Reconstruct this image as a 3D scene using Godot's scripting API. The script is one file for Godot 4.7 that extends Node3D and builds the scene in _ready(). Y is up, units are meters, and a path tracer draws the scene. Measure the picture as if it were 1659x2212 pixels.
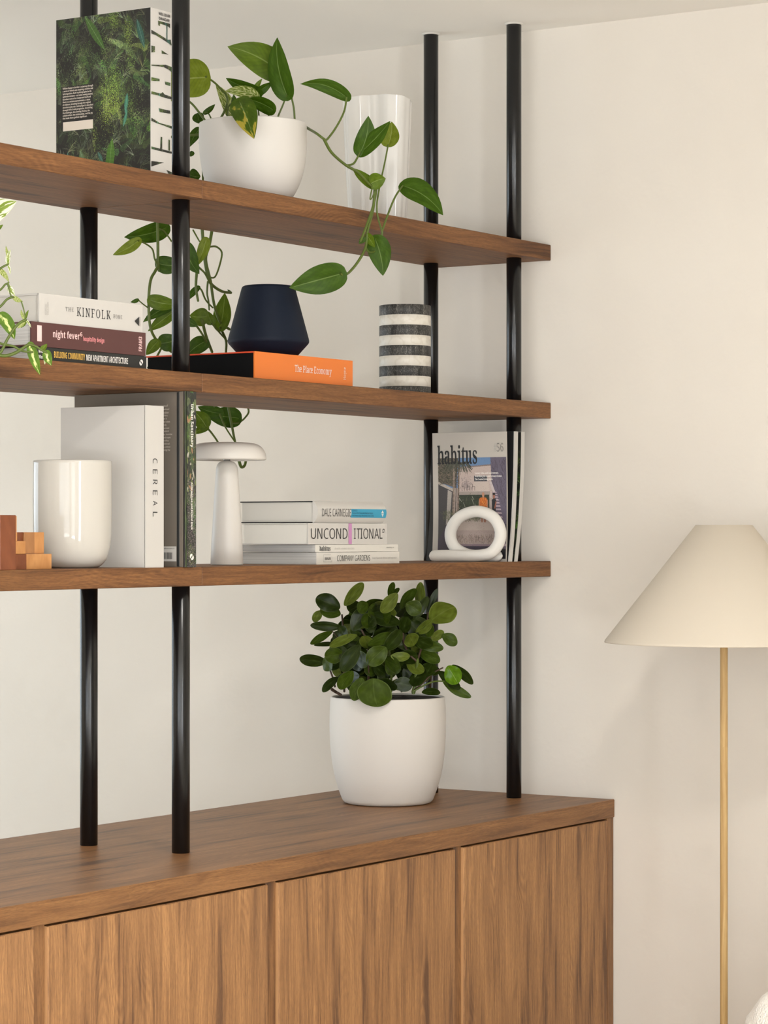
extends Node3D
# A walnut room-divider shelf on black poles over a low walnut cabinet, in a daylit plaster room.
# x runs along the shelf towards the plaster wall at x = 0, z from the shelf's back towards the room, y up (floor at 0), metres.

const TOP_SHELF := 2.0974
const MID_SHELF := 1.7447
const LOW_SHELF := 1.3917
const COUNTER := 0.8685
const CEILING := 2.5809
const SHELF_DEPTH := 0.2947
const COUNTER_FRONT := 0.4556

var M := {}
var LEAF := []
var text_fonts := {}


func _ready() -> void:
	make_camera_and_light()
	make_materials()
	make_room()
	make_cabinet()
	make_shelving()
	make_books()
	make_vessels()
	make_lamps()
	make_small_things()
	make_plants()
	make_armchair()


# ------------------------------------------------------------------ camera, sky, light
func make_camera_and_light() -> void:
	var cam := Camera3D.new()
	cam.name = "camera"
	add_child(cam)
	cam.position = Vector3(-5.1517, 1.45, 3.2048)
	cam.rotation = Vector3(0, -(PI / 2 - 0.5773), 0)
	cam.keep_aspect = Camera3D.KEEP_HEIGHT
	cam.set_frustum(0.1 * 2212.0 / 5711.38, Vector2(0, 0.1 * 49.43 / 5711.38), 0.1, 60.0)
	cam.current = true

	var env := Environment.new()
	var sky := Sky.new()
	var ps := ProceduralSkyMaterial.new()
	ps.sky_top_color = Color(0.55, 0.68, 0.86)
	ps.sky_horizon_color = Color(0.86, 0.89, 0.92)
	ps.ground_bottom_color = Color(0.42, 0.40, 0.36)
	ps.ground_horizon_color = Color(0.62, 0.60, 0.56)
	sky.sky_material = ps
	env.background_mode = Environment.BG_SKY
	env.sky = sky
	env.background_energy_multiplier = 1.6
	env.tonemap_mode = Environment.TONE_MAPPER_LINEAR
	env.tonemap_exposure = 0.745
	env.sdfgi_enabled = true
	env.ssao_enabled = true
	env.ssil_enabled = true
	var we := WorldEnvironment.new()
	we.name = "world_environment"
	we.environment = env
	add_child(we)

	# daylight at the room's windows (the openings are in make_room)
	daylight("window_light", Vector3(-7.3, 1.275, 5.5), Vector3(0, 0, -1), Vector2(2.2, 2.35), Color(0.96, 0.98, 0.985), 3.2)
	daylight("window_light", Vector3(-4.35, 1.68, 5.5), Vector3(0, 0, -1), Vector2(0.8, 1.54), Color(0.97, 0.985, 0.99), 9.0)
	daylight("window_light", Vector3(-9.3, 1.3, 2.6), Vector3(1, 0, 0), Vector2(4.6, 2.1), Color(0.95, 0.98, 1.0), 2.2)
	daylight("window_light", Vector3(-1.35, 1.3, -3.5), Vector3(0, 0, 1), Vector2(2.1, 2.1), Color(0.90, 0.96, 1.0), 1.8)
	# sunlit paving outside, throwing light up through the windows
	daylight("terrace_light", Vector3(-5.0, 0.02, 9.6), Vector3(0, 1, 0), Vector2(9.0, 7.5), Color(0.97, 0.98, 1.0), 12.5)
	daylight("terrace_light", Vector3(-13.4, 0.02, 2.6), Vector3(0, 1, 0), Vector2(7.5, 9.0), Color(0.99, 0.98, 0.97), 3.4)


func daylight(called: String, at: Vector3, towards: Vector3, size: Vector2, color: Color, energy: float) -> void:
	var l := AreaLight3D.new()
	l.name = called
	l.area_normalize_energy = false
	l.area_size = size
	l.light_color = color
	l.light_energy = energy
	l.shadow_enabled = true
	l.set("area_range", 30.0)
	add_child(l, true)
	l.look_at_from_position(at, at + towards, Vector3.UP if absf(towards.y) < 0.9 else Vector3.BACK)


# ------------------------------------------------------------------ helpers: names
func thing(called: String, label: String, category: String, at := Vector3.ZERO, group := "") -> Node3D:
	var o := Node3D.new()
	o.name = called
	add_child(o, true)
	o.position = at
	o.set_meta("label", label)
	o.set_meta("category", category)
	if group != "":
		o.set_meta("group", group)
	return o


func part(called: String, mesh: Mesh, material: Material, parent: Node, at := Vector3.ZERO) -> MeshInstance3D:
	var o := MeshInstance3D.new()
	o.name = called
	o.mesh = mesh
	o.material_override = material
	o.position = at
	parent.add_child(o, true)
	return o


func struct(called: String, mesh: Mesh, material: Material, label: String, parent: Node = self) -> MeshInstance3D:
	var o := part(called, mesh, material, parent)
	if parent == self:
		o.set_meta("kind", "structure")
		o.set_meta("label", label)
		o.set_meta("category", called.split("_")[0])
	return o


# ------------------------------------------------------------------ helpers: shapes
func new_st() -> SurfaceTool:
	var st := SurfaceTool.new()
	st.begin(Mesh.PRIMITIVE_TRIANGLES)
	return st


func tri(st: SurfaceTool, p: Array, n: Array, uv: Array) -> void:
	# front faces run clockwise: flip when the corner order disagrees with the outward normal
	var outward: Vector3 = n[0] + n[1] + n[2]
	var order := [0, 1, 2]
	if (p[1] - p[0]).cross(p[2] - p[0]).dot(outward) > 0.0:
		order = [0, 2, 1]
	for k in order:
		st.set_normal(n[k])
		st.set_uv(uv[k])
		st.add_vertex(p[k])


func quad(st: SurfaceTool, p: Array, n: Array, uv: Array) -> void:
	tri(st, [p[0], p[1], p[2]], [n[0], n[1], n[2]], [uv[0], uv[1], uv[2]])
	tri(st, [p[0], p[2], p[3]], [n[0], n[2], n[3]], [uv[0], uv[2], uv[3]])


func flat_quad(st: SurfaceTool, a: Vector3, b: Vector3, c: Vector3, d: Vector3, n: Vector3, uv: Array) -> void:
	quad(st, [a, b, c, d], [n, n, n, n], uv)


func box_uv(p: Vector3, axis: int, grain: int, scale: Vector2, shift: Vector2) -> Vector2:
	# u along the grain, v across it
	var g := grain
	if axis == grain:
		g = (axis + 1) % 3
	var other := 3 - axis - g
	return Vector2(p[g] * scale.x, p[other] * scale.y) + shift


func add_box(st: SurfaceTool, lo: Vector3, hi: Vector3, bev := 0.001, grain := 0, scale := Vector2.ONE, shift := Vector2.ZERO) -> void:
	bev = minf(bev, 0.49 * minf(hi.x - lo.x, minf(hi.y - lo.y, hi.z - lo.z)))
	var c := (lo + hi) * 0.5
	var h := (hi - lo) * 0.5
	for axis in 3:
		var a := (axis + 1) % 3
		var b := (axis + 2) % 3
		for s in [-1.0, 1.0]:
			var n := Vector3.ZERO
			n[axis] = s
			var q := []
			var uv := []
			for k in [[-1, -1], [1, -1], [1, 1], [-1, 1]]:
				var v := c
				v[axis] += s * h[axis]
				v[a] += k[0] * (h[a] - bev)
				v[b] += k[1] * (h[b] - bev)
				q.append(v)
				uv.append(box_uv(v, axis, grain, scale, shift))
			flat_quad(st, q[0], q[1], q[2], q[3], n, uv)
	if bev <= 0.0:
		return
	for axis in 3:      # chamfers along each axis
		var a := (axis + 1) % 3
		var b := (axis + 2) % 3
		for sa in [-1.0, 1.0]:
			for sb in [-1.0, 1.0]:
				var n := Vector3.ZERO
				n[a] = sa
				n[b] = sb
				n = n.normalized()
				var q := []
				var uv := []
				for k in [[-1, 0], [1, 0], [1, 1], [-1, 1]]:
					var v := c
					v[axis] += k[0] * (h[axis] - bev)
					v[a] += sa * (h[a] - (bev if k[1] == 1 else 0.0))
					v[b] += sb * (h[b] - (0.0 if k[1] == 1 else bev))
					q.append(v)
					uv.append(box_uv(v, a, grain, scale, shift))
				flat_quad(st, q[0], q[1], q[2], q[3], n, uv)
	for sx in [-1.0, 1.0]:
		for sy in [-1.0, 1.0]:
			for sz in [-1.0, 1.0]:
				var s := Vector3(sx, sy, sz)
				var n := s.normalized()
				var q := []
				for k in 3:
					var v := c
					for j in 3:
						v[j] += s[j] * (h[j] - (0.0 if j == k else bev))
					q.append(v)
				tri(st, q, [n, n, n], [box_uv(q[0], 0, grain, scale, shift), box_uv(q[1], 0, grain, scale, shift), box_uv(q[2], 0, grain, scale, shift)])


func box(lo: Vector3, hi: Vector3, bev := 0.001, grain := 0, scale := Vector2.ONE, shift := Vector2.ZERO) -> ArrayMesh:
	var st := new_st()
	add_box(st, lo, hi, bev, grain, scale, shift)
	return st.commit()


func wood_box(lo: Vector3, hi: Vector3, grain: int, shift: Vector2, bev := 0.0012) -> ArrayMesh:
	return box(lo, hi, bev, grain, Vector2(1 / 1.6, 1 / 0.64), shift)


func lathe(profile: Array, sides := 72) -> ArrayMesh:
	# profile of Vector2(radius, height); a repeated point makes a hard edge; normals point to the right of the running direction
	var st := new_st()
	var normals := []
	for i in profile.size() - 1:
		var d: Vector2 = profile[i + 1] - profile[i]
		normals.append(Vector2(d.y, -d.x).normalized() if d.length() > 1e-7 else Vector2.ZERO)
	var v := 0.0
	for i in profile.size() - 1:
		if normals[i] == Vector2.ZERO:
			continue
		var a: Vector2 = profile[i]
		var b: Vector2 = profile[i + 1]
		var na: Vector2 = normals[i]
		var nb: Vector2 = normals[i]
		if i > 0 and normals[i - 1] != Vector2.ZERO:
			na = (normals[i - 1] + normals[i]).normalized()
		if i + 1 < normals.size() and normals[i + 1] != Vector2.ZERO:
			nb = (normals[i + 1] + normals[i]).normalized()
		var v2 := v + a.distance_to(b)
		for k in sides:
			var t0 := TAU * k / sides
			var t1 := TAU * (k + 1) / sides
			var e0 := Vector3(cos(t0), 0, sin(t0))
			var e1 := Vector3(cos(t1), 0, sin(t1))
			var p := [e0 * a.x + Vector3.UP * a.y, e1 * a.x + Vector3.UP * a.y, e1 * b.x + Vector3.UP * b.y, e0 * b.x + Vector3.UP * b.y]
			var n := [e0 * na.x + Vector3.UP * na.y, e1 * na.x + Vector3.UP * na.y, e1 * nb.x + Vector3.UP * nb.y, e0 * nb.x + Vector3.UP * nb.y]
			var u0 := float(k) / sides
			var u1 := float(k + 1) / sides
			var uv := [Vector2(u0, v), Vector2(u1, v), Vector2(u1, v2), Vector2(u0, v2)]
			if a.x < 1e-6:
				tri(st, [p[0], p[2], p[3]], [n[0], n[2], n[3]], [uv[0], uv[2], uv[3]])
			elif b.x < 1e-6:
				tri(st, [p[0], p[1], p[2]], [n[0], n[1], n[2]], [uv[0], uv[1], uv[2]])
			else:
				quad(st, p, n, uv)
		v = v2
	return st.commit()


func smooth_profile(points: Array, steps := 6) -> Array:
	# Catmull-Rom through 2D points
	var out := []
	for i in points.size() - 1:
		var p0: Vector2 = points[maxi(i - 1, 0)]
		var p3: Vector2 = points[mini(i + 2, points.size() - 1)]
		for k in steps:
			out.append((points[i] as Vector2).cubic_interpolate(points[i + 1], p0, p3, float(k) / steps))
	out.append(points[-1])
	return out


func smooth_path(points: Array, steps := 6) -> Array:
	var out := []
	for i in points.size() - 1:
		var p0: Vector3 = points[maxi(i - 1, 0)]
		var p3: Vector3 = points[mini(i + 2, points.size() - 1)]
		for k in steps:
			out.append((points[i] as Vector3).cubic_interpolate(points[i + 1], p0, p3, float(k) / steps))
	out.append(points[-1])
	return out


func tube(path: Array, radius: Callable, sides := 10) -> ArrayMesh:
	# path of points; radius(t) for t in 0..1; rounded ends
	var st := new_st()
	var rings := []
	var n := path.size()
	var up := Vector3(0.31, 0.9, 0.22).normalized()
	var centers := []
	var radii := []
	var dirs := []
	for i in n:
		var d: Vector3 = (path[mini(i + 1, n - 1)] - path[maxi(i - 1, 0)]).normalized()
		var r: float = radius.call(float(i) / (n - 1))
		if i == 0:
			for a in [80.0, 55.0, 28.0]:
				centers.append(path[0] - d * r * sin(deg_to_rad(a)))
				radii.append(r * cos(deg_to_rad(a)))
				dirs.append(d)
		centers.append(path[i])
		radii.append(r)
		dirs.append(d)
		if i == n - 1:
			for a in [28.0, 55.0, 80.0]:
				centers.append(path[i] + d * r * sin(deg_to_rad(a)))
				radii.append(r * cos(deg_to_rad(a)))
				dirs.append(d)
	for i in centers.size():
		var d: Vector3 = dirs[i]
		var x := (up - d * up.dot(d)).normalized()
		up = x
		var y := d.cross(x)
		var ring := []
		for k in sides:
			var t := TAU * k / sides
			ring.append((x * cos(t) + y * sin(t)) * radii[i])
		rings.append(ring)
	for i in centers.size() - 1:
		for k in sides:
			var j := (k + 1) % sides
			var a: Vector3 = rings[i][k]
			var b: Vector3 = rings[i][j]
			var c: Vector3 = rings[i + 1][j]
			var d: Vector3 = rings[i + 1][k]
			var u := float(i) / centers.size()
			quad(st, [centers[i] + a, centers[i] + b, centers[i + 1] + c, centers[i + 1] + d], [a.normalized(), b.normalized(), c.normalized(), d.normalized()],
				[Vector2(u, float(k) / sides), Vector2(u, float(k + 1) / sides), Vector2(u + 1.0 / centers.size(), float(k + 1) / sides), Vector2(u + 1.0 / centers.size(), float(k) / sides)])
	for e in [0, centers.size() - 1]:
		var dn: Vector3 = -dirs[e] if e == 0 else dirs[e]
		for k in range(1, sides - 1):
			tri(st, [centers[e] + rings[e][0], centers[e] + rings[e][k], centers[e] + rings[e][k + 1]], [dn, dn, dn], [Vector2.ZERO, Vector2.ZERO, Vector2.ZERO])
	return st.commit()


func prism(outline: PackedVector2Array, x0: float, x1: float, to3: Callable, smooth := true) -> ArrayMesh:
	# a closed outline in 2D pushed from x0 to x1; to3(x, p) gives the place
	var st := new_st()
	var n := outline.size()
	for i in n:
		var a := outline[i]
		var b := outline[(i + 1) % n]
		var pa := outline[(i - 1 + n) % n]
		var pb := outline[(i + 2) % n]
		var f := (b - a).orthogonal().normalized()
		var na := f
		var nb := f
		if smooth:
			var fa := (a - pa).orthogonal().normalized()
			var fb := (pb - b).orthogonal().normalized()
			na = (f + fa).normalized() if f.dot(fa) > 0.8 else f
			nb = (f + fb).normalized() if f.dot(fb) > 0.8 else f
		var zero: Vector3 = to3.call(0.0, Vector2.ZERO)
		var n3a: Vector3 = to3.call(0.0, na) - zero
		var n3b: Vector3 = to3.call(0.0, nb) - zero
		quad(st, [to3.call(x0, a), to3.call(x0, b), to3.call(x1, b), to3.call(x1, a)], [n3a, n3b, n3b, n3a], [Vector2(x0, float(i) / n), Vector2(x0, float(i + 1) / n), Vector2(x1, float(i + 1) / n), Vector2(x1, float(i) / n)])
	var t := Geometry2D.triangulate_polygon(outline)
	for x in [x0, x1]:
		var nn: Vector3 = (to3.call(x1, Vector2.ZERO) - to3.call(x0, Vector2.ZERO)).normalized() * (1.0 if x == x1 else -1.0)
		for k in range(0, t.size(), 3):
			tri(st, [to3.call(x, outline[t[k]]), to3.call(x, outline[t[k + 1]]), to3.call(x, outline[t[k + 2]])], [nn, nn, nn], [outline[t[k]], outline[t[k + 1]], outline[t[k + 2]]])
	return st.commit()


# ------------------------------------------------------------------ helpers: lettering
func font_of(face: String, weight := 400) -> SystemFont:
	var key := face + str(weight)
	if not text_fonts.has(key):
		var f := SystemFont.new()
		f.font_names = PackedStringArray([face])
		f.font_weight = weight
		text_fonts[key] = f
	return text_fonts[key]


func variation_of(base: Font, gap: int, heavier: float) -> FontVariation:
	var f := FontVariation.new()
	f.base_font = base
	f.spacing_glyph = gap
	f.variation_embolden = heavier
	return f


func letters(parent: Node, called: String, s: String, font: Font, material: Material, frame: Transform3D, x0: float, x1: float, y0: float, y1: float, align := HORIZONTAL_ALIGNMENT_LEFT, gap := 0.0) -> MeshInstance3D:
	# flat print whose ink fills the rectangle x0..x1, y0..y1 of the frame's x-y plane
	var t := TextMesh.new()
	t.text = s
	t.font = font
	t.font_size = 32
	t.pixel_size = 0.01
	t.depth = 0.0
	t.curve_step = 4.0
	t.horizontal_alignment = align
	t.line_spacing = gap
	var ink: PackedVector3Array = t.get_mesh_arrays()[Mesh.ARRAY_VERTEX]
	var b := AABB(ink[0], Vector3.ZERO)
	for p in ink:
		b = b.expand(p)
	var o := MeshInstance3D.new()
	o.name = called
	o.mesh = t
	o.material_override = material
	var sx := (x1 - x0) / maxf(b.size.x, 1e-4)
	var sy := (y1 - y0) / maxf(b.size.y, 1e-4)
	var basis_ := frame.basis * Basis.from_scale(Vector3(sx, sy, 1.0))
	o.transform = Transform3D(basis_, frame * Vector3(x0 - b.position.x * sx, y0 - b.position.y * sy, 0.00025))
	parent.add_child(o, true)
	return o


# ------------------------------------------------------------------ materials
func rgb(r: int, g: int, b: int) -> Color:
	return Color(r / 255.0, g / 255.0, b / 255.0)


func mat(color: Color, rough := 0.6, spec := 0.5) -> StandardMaterial3D:
	var m := StandardMaterial3D.new()
	m.albedo_color = color
	m.roughness = rough
	m.metallic_specular = spec
	return m


func noise(sd: int, freq: float, octaves := 3) -> FastNoiseLite:
	var n := FastNoiseLite.new()
	n.seed = sd
	n.frequency = freq
	n.noise_type = FastNoiseLite.TYPE_SIMPLEX_SMOOTH
	n.fractal_octaves = octaves
	return n


func noise_map(sd: int, freq: float, size := 512, octaves := 4) -> NoiseTexture2D:
	var t := NoiseTexture2D.new()
	t.width = size
	t.height = size
	t.seamless = true
	t.noise = noise(sd, freq, octaves)
	return t


func walnut_image() -> Image:
	# grain runs along the picture's x; covers 1.6 m by 0.64 m and repeats without a seam
	var w := 1536
	var h := 1536
	var broad := noise(11, 1.0, 2)
	var streak := noise(12, 1.0, 3)
	var fine := noise(13, 1.0, 2)
	var pore := noise(14, 1.0, 1)
	var warp := noise(15, 1.0, 2)
	var at := func(u: float, v: float) -> Vector2:
		var f := warp.get_noise_2d(u * 2.6, v * 5.0)
		var vv := v + 0.012 * f + 0.004 * warp.get_noise_2d(u * 11.0 + 7.0, v * 9.0)
		var a := broad.get_noise_2d(u * 2.4, vv * 9.0)
		var b := streak.get_noise_2d(u * 4.2, vv * 27.0)
		var e := streak.get_noise_2d(u * 6.0 + 31.0, vv * 78.0)
		var c := fine.get_noise_2d(u * 14.0, vv * 230.0)
		var figure := clampf(broad.get_noise_2d(u * 3.0 + 40.0, v * 6.0) * 3.0 - 0.5, 0.0, 1.0)
		var ring := sin((v * 46.0 + f * 9.0) * TAU)
		var t := 0.56 + 0.30 * a + 0.26 * b + 0.24 * e + 0.30 * c + 0.14 * ring * figure
		var dark := smoothstep(0.17, 0.66, -a * 0.6 - b * 0.55 - e * 0.3) * 0.72
		var d := pore.get_noise_2d(u * 80.0, vv * 500.0)
		dark += clampf((d - 0.25) * 1.4, 0.0, 0.32)
		return Vector2(clampf(t, 0.0, 1.0), clampf(dark, 0.0, 1.0))
	var data := PackedByteArray()
	data.resize(w * h * 3)
	var i := 0
	for y in h:
		var v := y / 1536.0
		for x in w:
			var u := x / 1536.0
			var q: Vector2 = at.call(u, v)
			if u > 0.92:
				q = q.lerp(at.call(u - 1.0, v), (u - 0.92) / 0.08)
			if v > 0.92:
				q = q.lerp(at.call(u, v - 1.0), (v - 0.92) / 0.08)
			var t := q.x
			var k := q.y * 0.68
			data[i] = int(lerpf(lerpf(132.0, 206.0, t), 96.0, k))
			data[i + 1] = int(lerpf(lerpf(97.0, 159.0, t), 74.0, k))
			data[i + 2] = int(lerpf(lerpf(68.0, 108.0, t), 60.0, k))
			i += 3
	return Image.create_from_data(w, h, false, Image.FORMAT_RGB8, data)


func stroke(im: Image, a: Vector2, b: Vector2, width: float, color: Color) -> void:
	var n := int(a.distance_to(b) / maxf(0.7, width * 0.4)) + 1
	var k := maxi(1, int(round(width)))
	for i in n + 1:
		var p := a.lerp(b, float(i) / n)
		im.fill_rect(Rect2i(int(p.x - k * 0.5), int(p.y - k * 0.5), k, k), color)


func leaf_blot(im: Image, a: Vector2, b: Vector2, half: float, color: Color, rib: Color) -> void:
	var n := int(a.distance_to(b)) + 1
	var d := (b - a).normalized()
	var s := d.orthogonal()
	for i in n + 1:
		var t := float(i) / n
		var w := half * pow(sin(PI * clampf(t, 0.0, 1.0)), 0.8)
		var c := a.lerp(b, t)
		var k := color.darkened(0.12 * absf(sin(t * 34.0)))
		stroke(im, c - s * w, c + s * w, 1.0, k)
	stroke(im, a, b, 1.0, rib)


func fill_shape(im: Image, pts: Array, color: Color) -> void:
	# pts in 0..1 of the picture
	var w := im.get_width()
	var h := im.get_height()
	var lo := h
	var hi := 0
	for p in pts:
		lo = mini(lo, int(floor(p.y * h)))
		hi = maxi(hi, int(ceil(p.y * h)))
	for y in range(maxi(lo, 0), mini(hi, h)):
		var xs := []
		for i in pts.size():
			var a: Vector2 = pts[i] * Vector2(w, h)
			var b: Vector2 = pts[(i + 1) % pts.size()] * Vector2(w, h)
			var yy := y + 0.5
			if (a.y <= yy) != (b.y <= yy):
				xs.append(a.x + (yy - a.y) / (b.y - a.y) * (b.x - a.x))
		xs.sort()
		for i in range(0, xs.size() - 1, 2):
			var x0 := clampi(int(round(xs[i])), 0, w)
			var x1 := clampi(int(round(xs[i + 1])), 0, w)
			if x1 > x0:
				im.fill_rect(Rect2i(x0, y, x1 - x0, 1), color)


func undergrowth_image(w: int, h: int, sd: int, ground: Color, lively: float, extra: Array) -> Image:
	# printed photograph of dense dark garden planting
	var im := Image.create(w, h, false, Image.FORMAT_RGB8)
	im.fill(ground)
	var r := RandomNumberGenerator.new()
	r.seed = sd
	var area := w * h / 200000.0
	for layer in 4:
		var lift: float = [0.5, 0.7, 1.0, 1.25][layer]
		for i in int(80 * area * lively):          # grass blades fanning out of a foot
			var foot := Vector2(r.randf() * w, r.randf() * h)
			var lean := r.randf_range(-1.2, 1.2)
			var col := Color.from_hsv(r.randf_range(0.17, 0.3), r.randf_range(0.12, 0.42), lift * r.randf_range(0.22, 0.5))
			for k in 6:
				var q := lean + r.randf_range(-0.5, 0.5)
				var mid := foot + Vector2(sin(q), -cos(q)) * r.randf_range(15, 40)
				stroke(im, foot, mid, 1.0, col)
				stroke(im, mid, mid + Vector2(sin(q * 1.5), -cos(q * 1.5)) * r.randf_range(8, 30), 1.0, col)
		for i in int(30 * area * lively):          # fern fronds
			var p := Vector2(r.randf() * w, r.randf() * h)
			var q := r.randf() * TAU
			var bend := r.randf_range(-0.05, 0.05)
			var col := Color.from_hsv(r.randf_range(0.19, 0.3), r.randf_range(0.35, 0.7), lift * r.randf_range(0.25, 0.66))
			for k in 22:
				var d := Vector2(cos(q), sin(q))
				var len_ := 11.0 * (1.0 - k / 22.0) + 2.0
				stroke(im, p, p + (d.orthogonal() + d * 0.5) * len_, 1.0, col)
				stroke(im, p, p + (-d.orthogonal() + d * 0.5) * len_, 1.0, col)
				p += d * 4.0
				q += bend
		for i in int(7 * area * lively):           # clumps of moss and small leaves
			var p := Vector2(r.randf() * w, r.randf() * h)
			moss(im, r, p, Vector2(13, 18), 200, r.randf_range(0.19, 0.28), lift * 0.62)
	if w > 200:
		for k in 4:                                # dark hollows between the plants
			var p := Vector2([0.12, 0.44, 0.86, 0.50][k] * w, [0.30, 0.16, 0.55, 0.72][k] * h)
			for i in 900:
				im.fill_rect(Rect2i(int(p.x + r.randfn() * 24.0), int(p.y + r.randfn() * 30.0), 3, 4), ground.darkened(r.randf_range(0.0, 0.5)))
		for q in [[0.60, 0.42, 22, 40, 900, 0.235, 0.62], [0.56, 0.56, 24, 46, 1100, 0.205, 0.74], [0.66, 0.47, 14, 34, 500, 0.22, 0.6], [0.79, 0.57, 16, 30, 420, 0.23, 0.48], [0.76, 0.14, 10, 34, 320, 0.21, 0.6], [0.86, 0.70, 26, 30, 420, 0.27, 0.42], [0.30, 0.24, 22, 26, 380, 0.24, 0.4], [0.34, 0.97, 26, 14, 320, 0.22, 0.5], [0.62, 0.05, 14, 20, 260, 0.22, 0.6]]:
			moss(im, r, Vector2(q[0] * w, q[1] * h), Vector2(q[2], q[3]), int(q[4] * 2.2), q[5], q[6] * 1.2)
		for k in 26:                               # palm fan at the left edge
			var a := lerpf(-1.35, 0.35, k / 25.0)
			var o := Vector2(0.02 * w, 0.52 * h)
			stroke(im, o, o + Vector2(cos(a), sin(a)) * r.randf_range(90, 150), 1.0, rgb(96, 104, 84).darkened(r.randf_range(0.0, 0.5)))
		for k in 14:
			var o := Vector2(r.randf_range(0.24, 0.42) * w, 0.96 * h)
			stroke(im, o, o + Vector2(r.randfn() * 16.0 - 10.0, -r.randf_range(60, 130)), 2.0, rgb(86, 98, 66).darkened(r.randf_range(0.0, 0.4)))
		moss(im, r, Vector2(0.42 * w, 0.66 * h), Vector2(22, 26), 260, 0.95, 0.26)
	for e in extra:
		leaf_blot(im, Vector2(e[0] * w, e[1] * h), Vector2(e[2] * w, e[3] * h), e[4], e[5], e[5].lightened(0.35))
	return im


func moss(im: Image, r: RandomNumberGenerator, p: Vector2, size: Vector2, count: int, hue: float, bright: float) -> void:
	for k in count:
		var s := 1 + int(k % 3 == 0)
		im.fill_rect(Rect2i(int(p.x + r.randfn() * size.x), int(p.y + r.randfn() * size.y), s, s), Color.from_hsv(hue + r.randf_range(-0.02, 0.02), r.randf_range(0.42, 0.74), bright * r.randf_range(0.35, 1.05)))


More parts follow.
